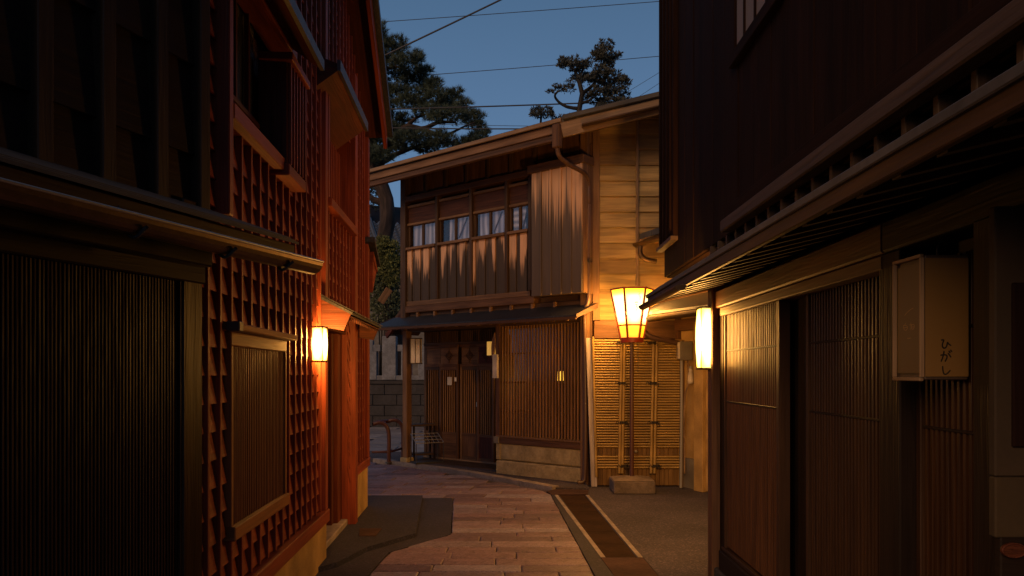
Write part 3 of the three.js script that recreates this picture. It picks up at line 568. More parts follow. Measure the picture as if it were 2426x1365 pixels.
  B(pr, 'fascia_board', M.cedarBrown, [-.3, 3.97], [2.34, 2.386], [.47, .498], .004);
  for (let s = -.22; s < 3.95; s += .235) mesh('rafter', slabAlong([[-.02, 2.565], [.465, 2.385], [.465, 2.33], [-.02, 2.50]], s, s + .04), M.cedar, pr);
  mesh('end_board', slabAlong([[-.02, 2.605], [.52, 2.41], [.51, 2.36], [-.02, 2.53]], 3.975, 4.0), M.cedarDark, pr);
  mesh('end_board', slabAlong([[-.02, 2.605], [.52, 2.41], [.50, 2.33], [-.02, 2.48]], -.325, -.303), M.cedarDark, pr);
  // side hood at the left end
  mesh('end_hood', prism([[-.62, 2.32], [-.05, 2.86], [-.05, 2.93], [-.67, 2.36]], -.9, -.1), M.cedarDark, o); mesh('end_hood_board', prism([[-.56, 2.24], [-.05, 2.70], [-.05, 2.8], [-.6, 2.31]], -.09, -.05), M.redDark, o);
  // shop front: lattice bay
  B(o, 'plinth', M.concrete, [bay - .02, L - .06], [0, .235], [-.16, .03], .02); B(o, 'plinth', M.concrete, [bay - .0, L - .07], [.245, .50], [-.16, .01], .02);
  B(o, 'plinth', M.concrete, [bay - .02, bay + .07], [.245, .52], [-.16, .022], .01);
  B(o, 'bay_sill', M.cedarBrown, [bay + .02, L - .08], [.50, .60], [-.14, .03], .006); B(o, 'bay_sill', M.cedar, [bay + .0, L - .08], [.60, .628], [-.14, .045], .004);
  B(o, 'sill_end', M.grayPlaster, [bay - .05, bay + .06], [.50, .61], [-.14, .05], .006);
  B(o, 'bay_post', M.cedarBrown, [bay - .03, bay + .06], [.61, 2.5], [-.12, .02], .005);
  for (let s = bay + .085; s < L - .11; s += .057) B(o, 'lattice_bar', M.latticeBar, [s, s + .020], [.628, 2.34], [-.03, .0], .003);
  for (const y of [1.0, 1.45, 1.9]) B(o, 'lattice_rail', M.cedarDark, [bay + .06, L - .1], [y, y + .025], [-.06, -.032], .003);
  B(o, 'bay_head', M.cedarDark, [-.1, L - .05], [2.34, 2.5], [-.12, .01], .005);
  B(o, 'bay_glass', M.pane, [bay + .06, L - .1], [.628, 2.34], [-.085, -.081], 0);
  B(o, 'bay_side', M.cedarDark, [bay - .02, bay + .03], [.06, 2.5], [-.66, -.12], .004);
  // entrance set back behind the corner post
  B(o, 'entrance_post', M.cedar, [-.06, .06], [.12, 2.36], [-.10, .02], .008); B(o, 'post_stone', M.concrete, [-.09, .09], [0, .12], [-.13, .05], .012);
  B(o, 'porch_floor', M.asphaltPale, [-.25, bay - .02], [0, .045], [-.66, .06], .006); B(o, 'door_track', M.cedarPale, [-.2, bay - .02], [.045, .085], [-.70, -.62], .004);
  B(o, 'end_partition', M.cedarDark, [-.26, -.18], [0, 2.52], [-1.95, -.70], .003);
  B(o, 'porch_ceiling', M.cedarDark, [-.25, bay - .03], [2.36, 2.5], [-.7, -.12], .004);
  const doorPx = [1003, 1042, 1087, 1131, 1172], zd = -.66, ds = doorPx.map((p) => CF.at(p, 1000, zd)[0]);
  for (let i = 0; i < 4; i++) {
    const d = new THREE.Group(); d.name = 'door_panel'; o.add(d); const a = ds[i] + .004, b = ds[i + 1] - .004, z = zd + (i % 2 ? .02 : -.025), tan = i % 2 ? M.cedarBrown : M.cedarDark;
    B(d, 'frame_stile', i === 2 ? M.cedar : tan, [a, a + .045], [.085, 1.72], [z - .03, z], .003); B(d, 'frame_stile', tan, [b - .045, b], [.085, 1.72], [z - .03, z], .003);
    B(d, 'frame_rail', tan, [a + .045, b - .045], [.085, .14], [z - .03, z], .003); B(d, 'frame_rail', M.cedarBrown, [a + .045, b - .045], [.50, .55], [z - .03, z], .003); B(d, 'frame_rail', tan, [a + .045, b - .045], [1.66, 1.72], [z - .03, z], .003);
    B(d, 'kick_panel', i === 3 ? M.redDark : M.cedarBrown, [a + .045, b - .045], [.14, .50], [z - .022, z - .01], .002);
    const n = Math.max(4, Math.round((b - a - .09) / .052)); for (let k = 1; k < n; k++) { const s = lerp(a + .045, b - .045, k / n); B(d, 'lattice_bar', M.latticeBar, [s - .008, s + .008], [.55, 1.66], [z - .022, z - .004], .002); }
    B(d, 'pane', M.pane, [a + .045, b - .045], [.55, 1.66], [z - .028, z - .025], 0);
    // transom above
    B(d, 'transom_rail', M.cedarBrown, [a, b], [1.72, 1.77], [z - .03, z + .01], .003); B(d, 'transom_rail', M.cedarBrown, [a, b], [2.06, 2.11], [z - .03, z + .01], .003);
    B(d, 'transom_panel', i < 3 ? M.cedar : M.redDark, [a + .02, b - .02], [1.77, 2.06], [z - .03, z - .02], .002);
    if (i > 0) { const c = (a + b) / 2, h = 1.915; for (const [q, w] of [[.085, .014], [.05, .012]]) { for (const [sx, sy, ex, ey] of [[-q, 0, 0, q], [0, q, q, 0], [q, 0, 0, -q], [0, -q, -q, 0]]) mesh('fret_bar', beam(V(c + sx, h + sy, z - .014), V(c + ex, h + ey, z - .014), w, .01, .002), M.cedarDark, d); } mesh('fret_bar', beam(V(c - .13, h, z - .014), V(c + .13, h, z - .014), .01, .01, .002), M.cedarDark, d); mesh('fret_bar', beam(V(c, h - .13, z - .014), V(c, h + .13, z - .014), .01, .01, .002), M.cedarDark, d); }
    for (let s = a + .03; s < b - .02; s += .05) B(d, 'transom_bar', M.cedarDark, [s, s + .02], [2.11, 2.36], [z - .02, z], .002);
    if (i === 2) B(d, 'handle', M.steel, [b - .035, b - .015], [1.02, 1.1], [z, z + .015], .003);
  }
  B(o, 'porch_beam', M.cedarDark, [-.2, bay - .03], [2.11, 2.16], [zd - .04, zd + .03], .004);
  // main roof: eave along the front, verge along the side wall
  const rf = new THREE.Group(); rf.name = 'roof'; o.add(rf);
  const eL = -.86, eR = 3.90, zE = .72, k = .38, yE = 5.0, yy = (z) => yE + k * (zE - z), dir = [.7725, -.635];
  const run = 4.2, far = [eR + dir[0] * run, zE + dir[1] * run];
  const top = [[eL, zE], [eR, zE], far, [eL, far[1]]], th = .07;
  const T = top.map(([x, z]) => V(x, yy(z) + th, z)), Bt = top.map(([x, z]) => V(x, yy(z), z)), f = [T, Bt]; for (let i = 0; i < 4; i++) f.push([Bt[i], Bt[(i + 1) % 4], T[(i + 1) % 4], T[i]]);
  mesh('roof_slope', polys(f, (v) => [v.x, v.z], V(2, 5.5, -1)), M.shingle, rf);
  B(rf, 'fascia_board', M.cedar, [eL + .02, eR - .03], [yE - .12, yE - .004], [zE - .06, zE - .025], .005); B(rf, 'fascia_board', M.cedarBrown, [eL + .04, eR - .05], [yE - .215, yE - .115], [zE - .09, zE - .050], .005);
  B(rf, 'eave_edge', M.cedarPale, [eL, eR], [yE + .0, yE + .055], [zE + .002, zE + .03], .004);
  mesh('box_gutter', boxGeo([eL + .1, eR - .1], [yE - .235, yE - .20], [zE - .05, zE + .02], .006), M.cedarBrown, rf);
  for (let s = eL + .15; s < eR; s += .42) mesh('rafter', slabAlong([[-.1, yy(-.1) - .01], [zE - .1, yy(zE - .1) - .01], [zE - .1, yy(zE - .1) - .085], [-.1, yy(-.1) - .085]], s, s + .06), M.cedarDark, rf);
  const q0 = V(eR - .02, yy(zE) - .10, zE - .015), q1 = V(far[0] - .02, yy(far[1]) - .10, far[1] - .015);
  mesh('barge_board', beam(q0, q1, .04, .21, .005), M.cedarPale, rf); mesh('verge_roll', beam(q0.clone().add(V(.02, .155, .0)), q1.clone().add(V(.02, .155, 0)), .10, .07, .01), M.shingle, rf);
  mesh('verge_soffit', beam(q0.clone().add(V(.17, .035, -.22)), q1.clone().add(V(.17, .035, -.22)), .42, .02, .002), M.cedarDark, rf);
  // rainwater head and downpipe at the corner
  const dp = new THREE.Group(); dp.name = 'downpipe'; o.add(dp); const px = (x, y, z) => V(x, y, z);
  mesh('rain_head', boxGeo([eR - .13, eR - .01], [yE - .34, yE - .02], [zE - .03, zE + .06], .012), M.cedarBrown, dp);
  mesh('pipe', tube([px(eR - .07, yE - .33, zE + .01), px(eR - .06, yE - .44, zE - .02), px(eR - .02, yE - .52, zE - .15), px(L + .08, yE - .60, .16), px(L + .075, yE - .68, .09), px(L + .075, 4.0, .085)], .032, 40, 8), M.cedarBrown, dp);
  mesh('pipe', tube([px(L + .075, 4.25, .085), px(L + .075, 2.75, .085)], .03, 4, 8), M.pipeBrown, dp);
  mesh('pipe', tube([px(L + .075, 2.76, .085), px(L + .07, 2.6, .10), px(L + .03, 2.5, .12), px(L + .01, 2.40, .10), px(L + .01, 2.2, .085), px(L + .01, .16, .085), px(L + .0, .06, .10), px(L - .06, .045, .16)], .034, 50, 8), M.pipeBrown, dp);
  mesh('pipe_clip', tube([px(L + .04, 3.2, .085), px(L + .11, 3.2, .085)], .04, 2, 8), M.iron, dp);
}
// side wall of the corner house: faces the camera squarely
{
  const o = new THREE.Group(); o.name = 'side_gable'; corner.add(o);
  corner.updateMatrixWorld(true);
  const inv = corner.matrixWorld.clone().invert();
  const D = 10.62, X0 = 1.155, X1 = 3.1, roofAt = (x) => 5.0 + .38 * .635 * (x - .64) + .02;
  const put = (name, geo, mat) => mesh(name, geo, mat, o);
  o.applyMatrix4(inv);                                            // children below are written in world metres
  put('wall', prism([[X0 + .02, 0], [X1, 0], [X1, roofAt(X1) + .1], [X0 + .02, roofAt(X0)]], -D - .3, -D - .05), M.cedarDark);
  std('sideBoardA', [.40, .255, .095], { map: woodTex, bumpMap: woodBump, bumpScale: .003 }); std('sideBoardB', [.29, .175, .065], { map: woodTex, bumpMap: woodBump, bumpScale: .003 }); std('sideBoardC', [.48, .32, .125], { map: woodTex, bumpMap: woodBump, bumpScale: .003 });
  const B3 = [M.sideBoardA, M.sideBoardB, M.sideBoardC];
  for (const [a, b] of [[X0 + .10, 1.775], [1.815, 2.45], [2.46, X1]]) for (let y = 2.36; y < 5.6; y += .223) {
    const t = .028 + rr(-.004, .004); if (y + .05 > roofAt((a + b) / 2)) continue;
    const g = slabAlong([[-D + t, y], [-D + t - .02, y], [-D - .02, y + .245], [-D, y + .245]], a, b);
    put('weatherboard', g, B3[Math.floor(rnd() * 3)]);
  }
  put('corner_board', boxGeo([X0 + .0, X0 + .10], [2.36, roofAt(X0) - .03], [-D - .05, -D + .045], .006), M.cedar);
  put('cover_strip', boxGeo([1.775, 1.815], [2.36, roofAt(1.8) - .05], [-D - .02, -D + .055], .005), M.cedarPale);
  put('corner_board', boxGeo([X0 - .07, X0 - .005], [0, 4.9], [-D - .02, -D + .03], .006), M.cedarBrown);
  put('lower_board', boxGeo([X0 + .02, X1], [2.10, 2.355], [-D - .05, -D + .035], .006), M.cedarBrown);
  put('lower_wall', boxGeo([X0 + .02, X1], [0, 2.10], [-D - .05, -D], .0), M.cedarDark);
  // a lean-to gutter end at the right of the boards
  const c = (px, py, d) => P(px, py, d);
}
// ------------------------------------------------------------------ OCHRE HOUSE behind the dark house
{
  const o = thing('ochre_house', 'low ochre plastered house beside the bamboo fence, behind the lit wall lantern', 'house');
  frame(o, 2.36, 10.5, .42, -1);                                   // local x towards the camera
  const L = 3.4;
  B(o, 'wall', M.ochre, [0, L], [.42, 3.2], [-2.4, -.02], .004); B(o, 'dado', M.grayPlaster, [0, .43], [0, .42], [-2.4, .0], .006); B(o, 'dado', M.grayPlaster, [.82, L], [0, .42], [-2.4, .0], .006);
  B(o, 'post', M.cedarBrown, [-.03, .05], [0, 2.4], [-.06, .03], .005); B(o, 'door_post', M.ochre, [.43, .62], [0, 2.3], [-.1, .05], .006); B(o, 'door_leaf', M.ochre, [.62, .82], [.02, 2.3], [-.1, .0], .004);
  B(o, 'lintel', M.cedarBrown, [-.03, L], [2.2, 2.36], [-.06, .04], .006);
  const r = new THREE.Group(); r.name = 'pent_roof'; o.add(r);
  mesh('roof_sheet', slabAlong([[-.1, 2.72], [.62, 2.40], [.62, 2.43], [-.1, 2.76]], -.1, L), M.slate, r); mesh('soffit_board', slabAlong([[-.1, 2.70], [.6, 2.395], [.6, 2.375], [-.1, 2.68]], -.08, L), M.cedarBrown, r);
  for (let s = 0; s < L; s += .3) mesh('rafter', slabAlong([[0, 2.64], [.58, 2.385], [.58, 2.33], [0, 2.56]], s, s + .05), M.cedarBrown, r);
  const g = new THREE.Group(); g.name = 'gutter'; o.add(g); mesh('channel', gutterGeo(-.16, L, .66, 2.36, .06), M.gutter, g); mesh('outlet', tube([V(.12, 2.33, .66), V(.12, 2.2, .66), V(.16, 2.10, .56), V(.2, 2.05, .30), V(.22, 2.0, .06)], .04, 26, 8), M.pipeBrown, g);
  // upper eave end
  const u = new THREE.Group(); u.name = 'upper_roof'; o.add(u);
  B(o, 'upper_wall', M.ochre, [-.02, L], [3.2, 3.5], [-2.4, -.3], .004);
  for (let k = 0; k < 7; k++) mesh('roof_tile', slabAlong([[-.3, 3.75], [.52 , 3.50], [.52, 3.58], [-.3, 3.83]], -.18 + k * .3, -.18 + k * .3 + .29), M.roofTile, u);
  mesh('roof_board', slabAlong([[-.3, 3.72], [.5, 3.49], [.5, 3.44], [-.3, 3.6]], -.14, L), M.cedarBrown, u);
  mesh('channel', gutterGeo(-.22, L, .56, 3.44, .055), M.gutter, u); mesh('outlet', tube([V(-.1, 3.40, .56), V(-.1, 3.27, .56), V(-.06, 3.20, .5), V(.0, 3.17, .36)], .035, 20, 8), M.gutter, u);
}
{ // electric meter, conduit and a white bottle-like lamp on the ochre wall
  const o = thing('electric_meter', 'small pale meter box with a conduit on the ochre wall beside the bamboo fence', 'meter box', P(1627, 830, 10.2).toArray());
  B(o, 'meter_case', M.grayPlaster, [-.10, .07], [-.14, .12], [-.05, .06], .01); B(o, 'meter_cover', M.signWhite, [-.13, -.10], [-.12, .11], [-.04, .05], .005);
  mesh('conduit', tube([V(-.07, -.14, 0), V(-.07, -.6, 0), V(-.08, -1.9, 0)], .022, 12, 7), M.pipeGray, o); mesh('conduit', tube([V(.02, -.14, .0), V(.03, -.45, 0), V(-.02, -.6, 0), V(-.03, -1.7, 0)], .012, 20, 6), M.cedarPale, o);
  const p = thing('white_insulator', 'white ceramic bottle shaped fitting below the meter box', 'fitting', P(1636, 892, 10.2).toArray());
  mesh('body', new THREE.LatheGeometry([[0, -.10], [.035, -.10], [.04, -.06], [.036, .03], [.026, .07], [.03, .09], [.018, .11], [0, .11]].map(([x, y]) => new THREE.Vector2(x, y)), 14), M.signWhite, p); mesh('cap', new THREE.CylinderGeometry(.022, .026, .03, 12).translate(0, .125, 0), M.pipeGray, p);
}
// ------------------------------------------------------------------ BAMBOO FENCE
{
  const o = thing('bamboo_fence', 'bamboo fence of horizontal canes with a leaning white end board', 'fence');
  const D = 10.42, X0 = P(1407, 0, D).x, X1 = P(1614, 0, D).x, yT = EYE + 82 / FX * D;
  const cane = new THREE.CylinderGeometry(.0142, .0146, X1 - X0, 9, 1).rotateZ(Math.PI / 2);
  const canes = [0, 1, 2].map((k) => { const g = cane.clone(), uv = g.attributes.uv; for (let i = 0; i < uv.count; i++) uv.setXY(i, uv.getX(i) * .12 + k * .3, uv.getY(i) * 1.2 + k * .37); return g; });
  const tone = [[.44, .29, .095], [.41, .27, .088], [.47, .315, .105], [.42, .28, .09]].map((t, i) => std('cane' + i, t, { map: plasterTex, roughness: .5 }));
  const row = (y) => { const m = mesh('bamboo_cane', canes[Math.floor(rnd() * 3)], tone[Math.floor(rnd() * 4)], o); m.position.set((X0 + X1) / 2, y, -D + .03 + rr(-.001, .001)); m.rotation.z = rr(-.0008, .0008);  };
  for (let k = 0; k < 41; k++) row(yT - .025 - k * .0373);
  const yl = EYE - 197 / FX * D; for (let k = 0; k < 5; k++) row(yl - k * .0373);
  B(o, 'backing_board', M.cedar, [X0, X1], [.02, yT - .02], [-D - .05, -D - .02], 0);
  for (let x = X0; x < X1 - .02; x += .062) B(o, 'slat', M.lath, [x + .002, x + .059], [.02, .62], [-D - .019, -D - .002 + rr(-.004, .004)], .003);
  const vert = (px, name = 'bamboo_upright', y0 = .20) => { const x = P(px, 0, D).x, g = new THREE.CylinderGeometry(.019, .021, yT - y0 + .03, 9), uv = g.attributes.uv; for (let i = 0; i < uv.count; i++) uv.setXY(i, uv.getX(i) * .12 + rr(0, .001), uv.getY(i) * 1.9 + px); const m = mesh(name, g, tone[2], o); m.position.set(x, (yT + y0 + .03) / 2, -D + .066); m.rotation.z = -(.016 + (px - 1400) * .00002); m.position.x += .014; return m; };
  for (const px of [1466, 1473, 1541, 1549]) vert(px);
  const l = vert(1405, 'bamboo_upright', .15); l.rotation.z = .026; l.position.x = P(1407, 0, D).x;
  for (const px of [1470, 1545]) for (const py of [812, 908, 1001, 1104]) { const c = P(px + (py - 812) * .03 + 1, py, D - .09), t = new THREE.Group(); t.name = 'rope_tie'; t.position.copy(c); o.add(t); for (const yy of [-.012, 0, .012]) { const r = mesh('rope_wrap', new THREE.TorusGeometry(.036, .006, 5, 14).rotateX(Math.PI / 2).scale(1.35, 1, .9), M.rope, t); r.position.set(0, yy, -.02); } mesh('rope_end', tube([V(0, 0, .02), V(-.05, -.02, .03), V(-.09, .02, .02), V(-.105, -.02, .015)], .005, 12, 5), M.rope, t); mesh('rope_end', tube([V(0, 0, .02), V(.03, -.03, .03), V(.06, .0, .02), V(.065, -.05, .02)], .005, 12, 5), M.rope, t); }
  const e0 = P(1394, 800, D), e1 = P(1407, 1154, D - .02);
  mesh('end_board', prism([[e1.x - .04, .012], [e1.x + .04, .012], [e0.x + .04, yT + .01], [e0.x - .04, yT + .01]], -D + .02, -D + .055, 1), M.fenceBoard, o); 
  B(o, 'end_post', M.cedarBrown, [X1, X1 + .05], [0, yT - .02], [-D - .05, -D + .03], .005);
  tag(mesh('bracket_lamp', new THREE.SphereGeometry(.022, 10, 8), M.pipeGray, o)).position.copy(P(1507, 1070, D - .06));
}
// ------------------------------------------------------------------ LANTERNS
function strokes(list, w, h, paint, lw, bg) {                     // lettering on a canvas from brush strokes
  const c = document.createElement('canvas'); c.width = w; c.height = h; const x = c.getContext('2d');
  if (typeof bg === 'function') bg(x, w, h); else { x.fillStyle = bg; x.fillRect(0, 0, w, h); }
  x.strokeStyle = paint; x.lineCap = 'round'; x.lineJoin = 'round';
  for (const s of list) { x.lineWidth = s.w ?? lw; if (s.c) x.strokeStyle = s.c; x.beginPath(); const p = s.p ?? s; x.moveTo(p[0][0], p[0][1]); for (let i = 1; i < p.length - 1; i++) { const m = i === p.length - 2 ? p[i + 1] : [(p[i][0] + p[i + 1][0]) / 2, (p[i][1] + p[i + 1][1]) / 2]; x.quadraticCurveTo(p[i][0], p[i][1], m[0], m[1]); } if (p.length === 2) x.lineTo(p[1][0], p[1][1]); x.stroke(); if (s.c) x.strokeStyle = paint; }
  const t = new THREE.CanvasTexture(c); t.colorSpace = THREE.SRGBColorSpace; return t;
}
const areaLight = (name, w, h, L, pos, target) => { const l = new THREE.RectAreaLight(WARM, L, w, h); l.name = name; l.position.copy(pos); l.lookAt(target); scene.add(l); return l; };
{
  const D = 10.0, o = thing('street_lantern', 'lit hexagonal paper street lantern on a dark pole with a stone base', 'street lamp', [P(1497, 0, D).x, 0, -D], 0);
  const R0 = .150, R1 = .285, yB = 2.075, yT = 2.735, yM = yB + .265 * (yT - yB), RM = lerp(R0, R1, .265);
  mesh('stone_base', boxGeo([-.275, .275], [0, .175], [-.24, .24], .015), M.lampStone, o);
  mesh('stone_base', polys([[V(-.27, .176, .235), V(.27, .176, .235), V(.07, .215, .06), V(-.07, .215, .06)], [V(.27, .176, .235), V(.27, .176, -.235), V(.07, .215, -.06), V(.07, .215, .06)], [V(.27, .176, -.235), V(-.27, .176, -.235), V(-.07, .215, -.06), V(.07, .215, -.06)], [V(-.27, .176, -.235), V(-.27, .176, .235), V(-.07, .215, .06), V(-.07, .215, -.06)], [V(-.07, .215, .06), V(.07, .215, .06), V(.07, .215, -.06), V(-.07, .215, -.06)]], (v) => [v.x, v.z], V(0, 0, 0)), M.lampStone, o);
  std('lampFrame', [.30, .035, .012], { roughness: .45 }); std('lampPole', [.075, .026, .016], { roughness: .4 });
  mesh('pole', new THREE.CylinderGeometry(.024, .03, 1.83, 14).translate(0, 1.12, 0), M.lampPole, o);
  mesh('base_ring', new THREE.CylinderGeometry(R0 + .022, R0 + .015, .055, 6).translate(0, yB - .03, 0), M.lampFrame, o);
  const hex = (r, y) => [0, 1, 2, 3, 4, 5].map((k) => V(r * Math.sin((k + .5) * Math.PI / 3), y, r * Math.cos((k + .5) * Math.PI / 3)));
  const b0 = hex(R0, yB), t0 = hex(R1, yT), m0 = hex(RM, yM);
  const glow = (x, w, h, lower) => { const g = x.createLinearGradient(0, 0, 0, h); (lower ? [[0, '#fff2b0'], [.35, '#ffd21e'], [1, '#f0a800']] : [[0, '#ffb400'], [.10, '#ffd23c'], [.2, '#fff3c0'], [.9, '#fff6d0'], [1, '#ffe27a']]).forEach(([a, c]) => g.addColorStop(a, c)); x.fillStyle = g; x.fillRect(0, 0, w, h); const q = x.createRadialGradient(w / 2, h * .5, 0, w / 2, h * .5, h * .72); q.addColorStop(0, 'rgba(255,200,60,0)'); q.addColorStop(.45, 'rgba(255,196,60,.06)'); q.addColorStop(1, 'rgba(226,120,6,.75)'); x.fillStyle = q; x.fillRect(0, 0, w, h); for (let i = 0; i < 90; i++) { x.fillStyle = `rgba(190,110,20,${.02 + .05 * rnd()})`; x.fillRect(rnd() * w, rnd() * h, 1 + rnd() * 2, h * (.04 + .12 * rnd())); } };
  const ink = [[[168, 36], [188, 30], [186, 52], [168, 60]], [[176, 70], [186, 82]], [[182, 88], [178, 104]], [[118, 128], [150, 122], [152, 128]], [[122, 148], [152, 142], [128, 168], [150, 164], [156, 184], [132, 196]], { p: [[110, 232], [114, 262]], w: 3, c: '#ffd24a' }];
  const texts = strokes(ink, 256, 320, '#8a5a10', 6, (x, w, h) => glow(x, w, h, false)), blank = strokes([], 64, 128, '#000', 1, (x, w, h) => glow(x, w, h, false)), lowT = strokes([], 64, 64, '#000', 1, (x, w, h) => glow(x, w, h, true));
  const up = glowing('lanternPaper', [1, .82, .45], 4.5, blank), upText = glowing('lanternPaperInk', [1, .82, .45], 4.5, texts), low = glowing('lanternPaperLow', [1, .66, .10], 2.4, lowT);
  const quad = (a, b, c, d) => { const n = V().crossVectors(V().subVectors(b, a), V().subVectors(d, a)).normalize().multiplyScalar(-.004), g = new THREE.BufferGeometry(), p = [a, b, c, d], q = p.map((v) => v.clone().add(n)), all = [...p, ...q]; g.setAttribute('position', new THREE.Float32BufferAttribute(all.flatMap((v) => [v.x, v.y, v.z]), 3)); g.setAttribute('uv', new THREE.Float32BufferAttribute([0, 0, 1, 0, 1, 1, 0, 1, 0, 0, 1, 0, 1, 1, 0, 1], 2)); g.setIndex([0, 1, 2, 0, 2, 3, 4, 6, 5, 4, 7, 6, 0, 4, 5, 0, 5, 1, 1, 5, 6, 1, 6, 2, 2, 6, 7, 2, 7, 3, 3, 7, 4, 3, 4, 0]); const f = g.toNonIndexed(); f.computeVertexNormals(); return f; };
  for (let k = 0; k < 6; k++) {
    const j = (k + 1) % 6, shrink = (r) => r;
    mesh('paper_panel', quad(m0[k], m0[j], t0[j], t0[k]), k === 5 ? upText : up, o); mesh('paper_panel', quad(b0[k], b0[j], m0[j], m0[k]), low, o);
    mesh('frame_bar', beam(b0[k].clone().multiplyScalar(1).setY(yB - .01), t0[k].clone().setY(yT + .005), .026, .026, .004), M.lampFrame, o);
    mesh('frame_rail', beam(m0[k], m0[j], .018, .02, .003), M.lampFrame, o); mesh('frame_rail', beam(t0[k], t0[j], .024, .022, .003), M.lampFrame, o); mesh('frame_rail', beam(b0[k], b0[j], .02, .02, .003), M.lampFrame, o);
  }
  for (let k = 0; k < 6; k++) {
    const j = (k + 1) % 6, c = m0[k].clone().add(m0[j]).add(t0[k]).add(t0[j]).divideScalar(4).add(o.position), n = V(c.x - o.position.x, -.10, c.z - o.position.z).normalize();
    areaLight('lantern_light', .20, .42, LAMP_POLE[k], c.clone().addScaledVector(n, .03), c.clone().addScaledVector(n, 1));
  }
  mesh('cord', tube([V(.06, 2.04, .13), V(.062, 1.8, .135), V(.06, 1.62, .13)], .003, 6, 4), M.iron, o);
}
const bulbGlow = tex(64, (u, v) => { const k = clamp(1.25 - 1.5 * Math.hypot((u - .5) * .9, (v - .5) * 1.05)), q = .9 + .1 * gn[1](u, v); return [(.62 + .38 * k) * q, (.50 + .5 * k) * q, (.20 + .8 * k * k) * q]; }, true, 128);
function wallLantern(label, pos, turn, w, d, h, bulge, L) { // box lantern with bowed paper sides
  const o = thing('wall_lantern', label, 'wall lamp', pos, turn, null);
  const paper = glowing('lanternPaper' + label.length, [1, .88, .56], 10, bulbGlow);
  const pane = (a, b, nx, nz) => { const f = [], N = 6, out = (t) => bulge * Math.sin(Math.PI * t) ; for (let i = 0; i < N; i++) { const t0 = i / N, t1 = (i + 1) / N; const q = (p, t, k) => V(p[0] + nx * (out(t) - k), -h / 2 + .012 + (h - .024) * t, p[1] + nz * (out(t) - k)); f.push([q(a, t0, 0), q(b, t0, 0), q(b, t1, 0), q(a, t1, 0)], [q(a, t0, .004), q(b, t0, .004), q(b, t1, .004), q(a, t1, .004)]); } return polys(f, (v) => [nz ? v.x / w + .5 : v.z / d + .5, v.y / h + .5], V(0, 0, 0)); };
  const X = w / 2, Z = d / 2, fr = M.hoodRed;
  mesh('paper_panel', pane([-X + .004, Z], [X - .004, Z], 0, 1), paper, o); mesh('paper_panel', pane([-X, -Z + .004], [-X, Z - .004], -1, 0), paper, o); mesh('paper_panel', pane([X, -Z + .004], [X, Z - .004], 1, 0), paper, o); mesh('paper_panel', pane([-X + .004, -Z], [X - .004, -Z], 0, -1), paper, o);
  for (const y of [-h / 2, h / 2]) B(o, 'end_plate', fr, [-X - .006, X + .006], [y - .005, y + .005], [-Z - .006, Z + .006], .002);
  for (const [x, z] of [[-X, Z], [X, Z], [-X, -Z], [X, -Z]]) B(o, 'frame_bar', fr, [x - .003, x + .003], [-h / 2, h / 2], [z - .003, z + .003], .001);
  o.updateMatrixWorld(true);
  for (const [n, ww] of [[V(0, 0, 1), w], [V(-1, 0, 0), d], [V(1, 0, 0), d], [V(0, 0, -1), w]]) {
    const power = L[`${n.x},${n.z}`]; if (!power) continue;
    const c = V(n.x * (X + bulge + .02), 0, n.z * (Z + bulge + .02)), wp = o.localToWorld(c.clone()), tp = o.localToWorld(c.clone().add(n));
    areaLight('lantern_light', ww * .85, h * .85, power, wp, tp);
  }
  return o;
}
{
  const dL = 5.785, xL = (757 - CX) / FX * dL;
  const a = wallLantern('glowing white box lantern hung on the red house beside its door', [xL, EYE + (HY - 816) / FX * dL, -dL], -.05, .082, .115, .27, .007, LAMP_LEFT);
  B(a, 'bracket', M.iron, [-.09, -.04], [.09, .11], [-.01, .01], .002);
  const dR = 5.36, xR = (1676 - CX) / FX * 5.3;
  const b = wallLantern('tall glowing box lantern on the corner post of the dark house at right', [xR, EYE + (HY - 801) / FX * 5.3, -dR], .01, .090, .12, .445, .010, LAMP_RIGHT);
  B(b, 'back_plate', M.darkWood, [.046, .058], [-.2, .24], [-.05, .05], .003);
}
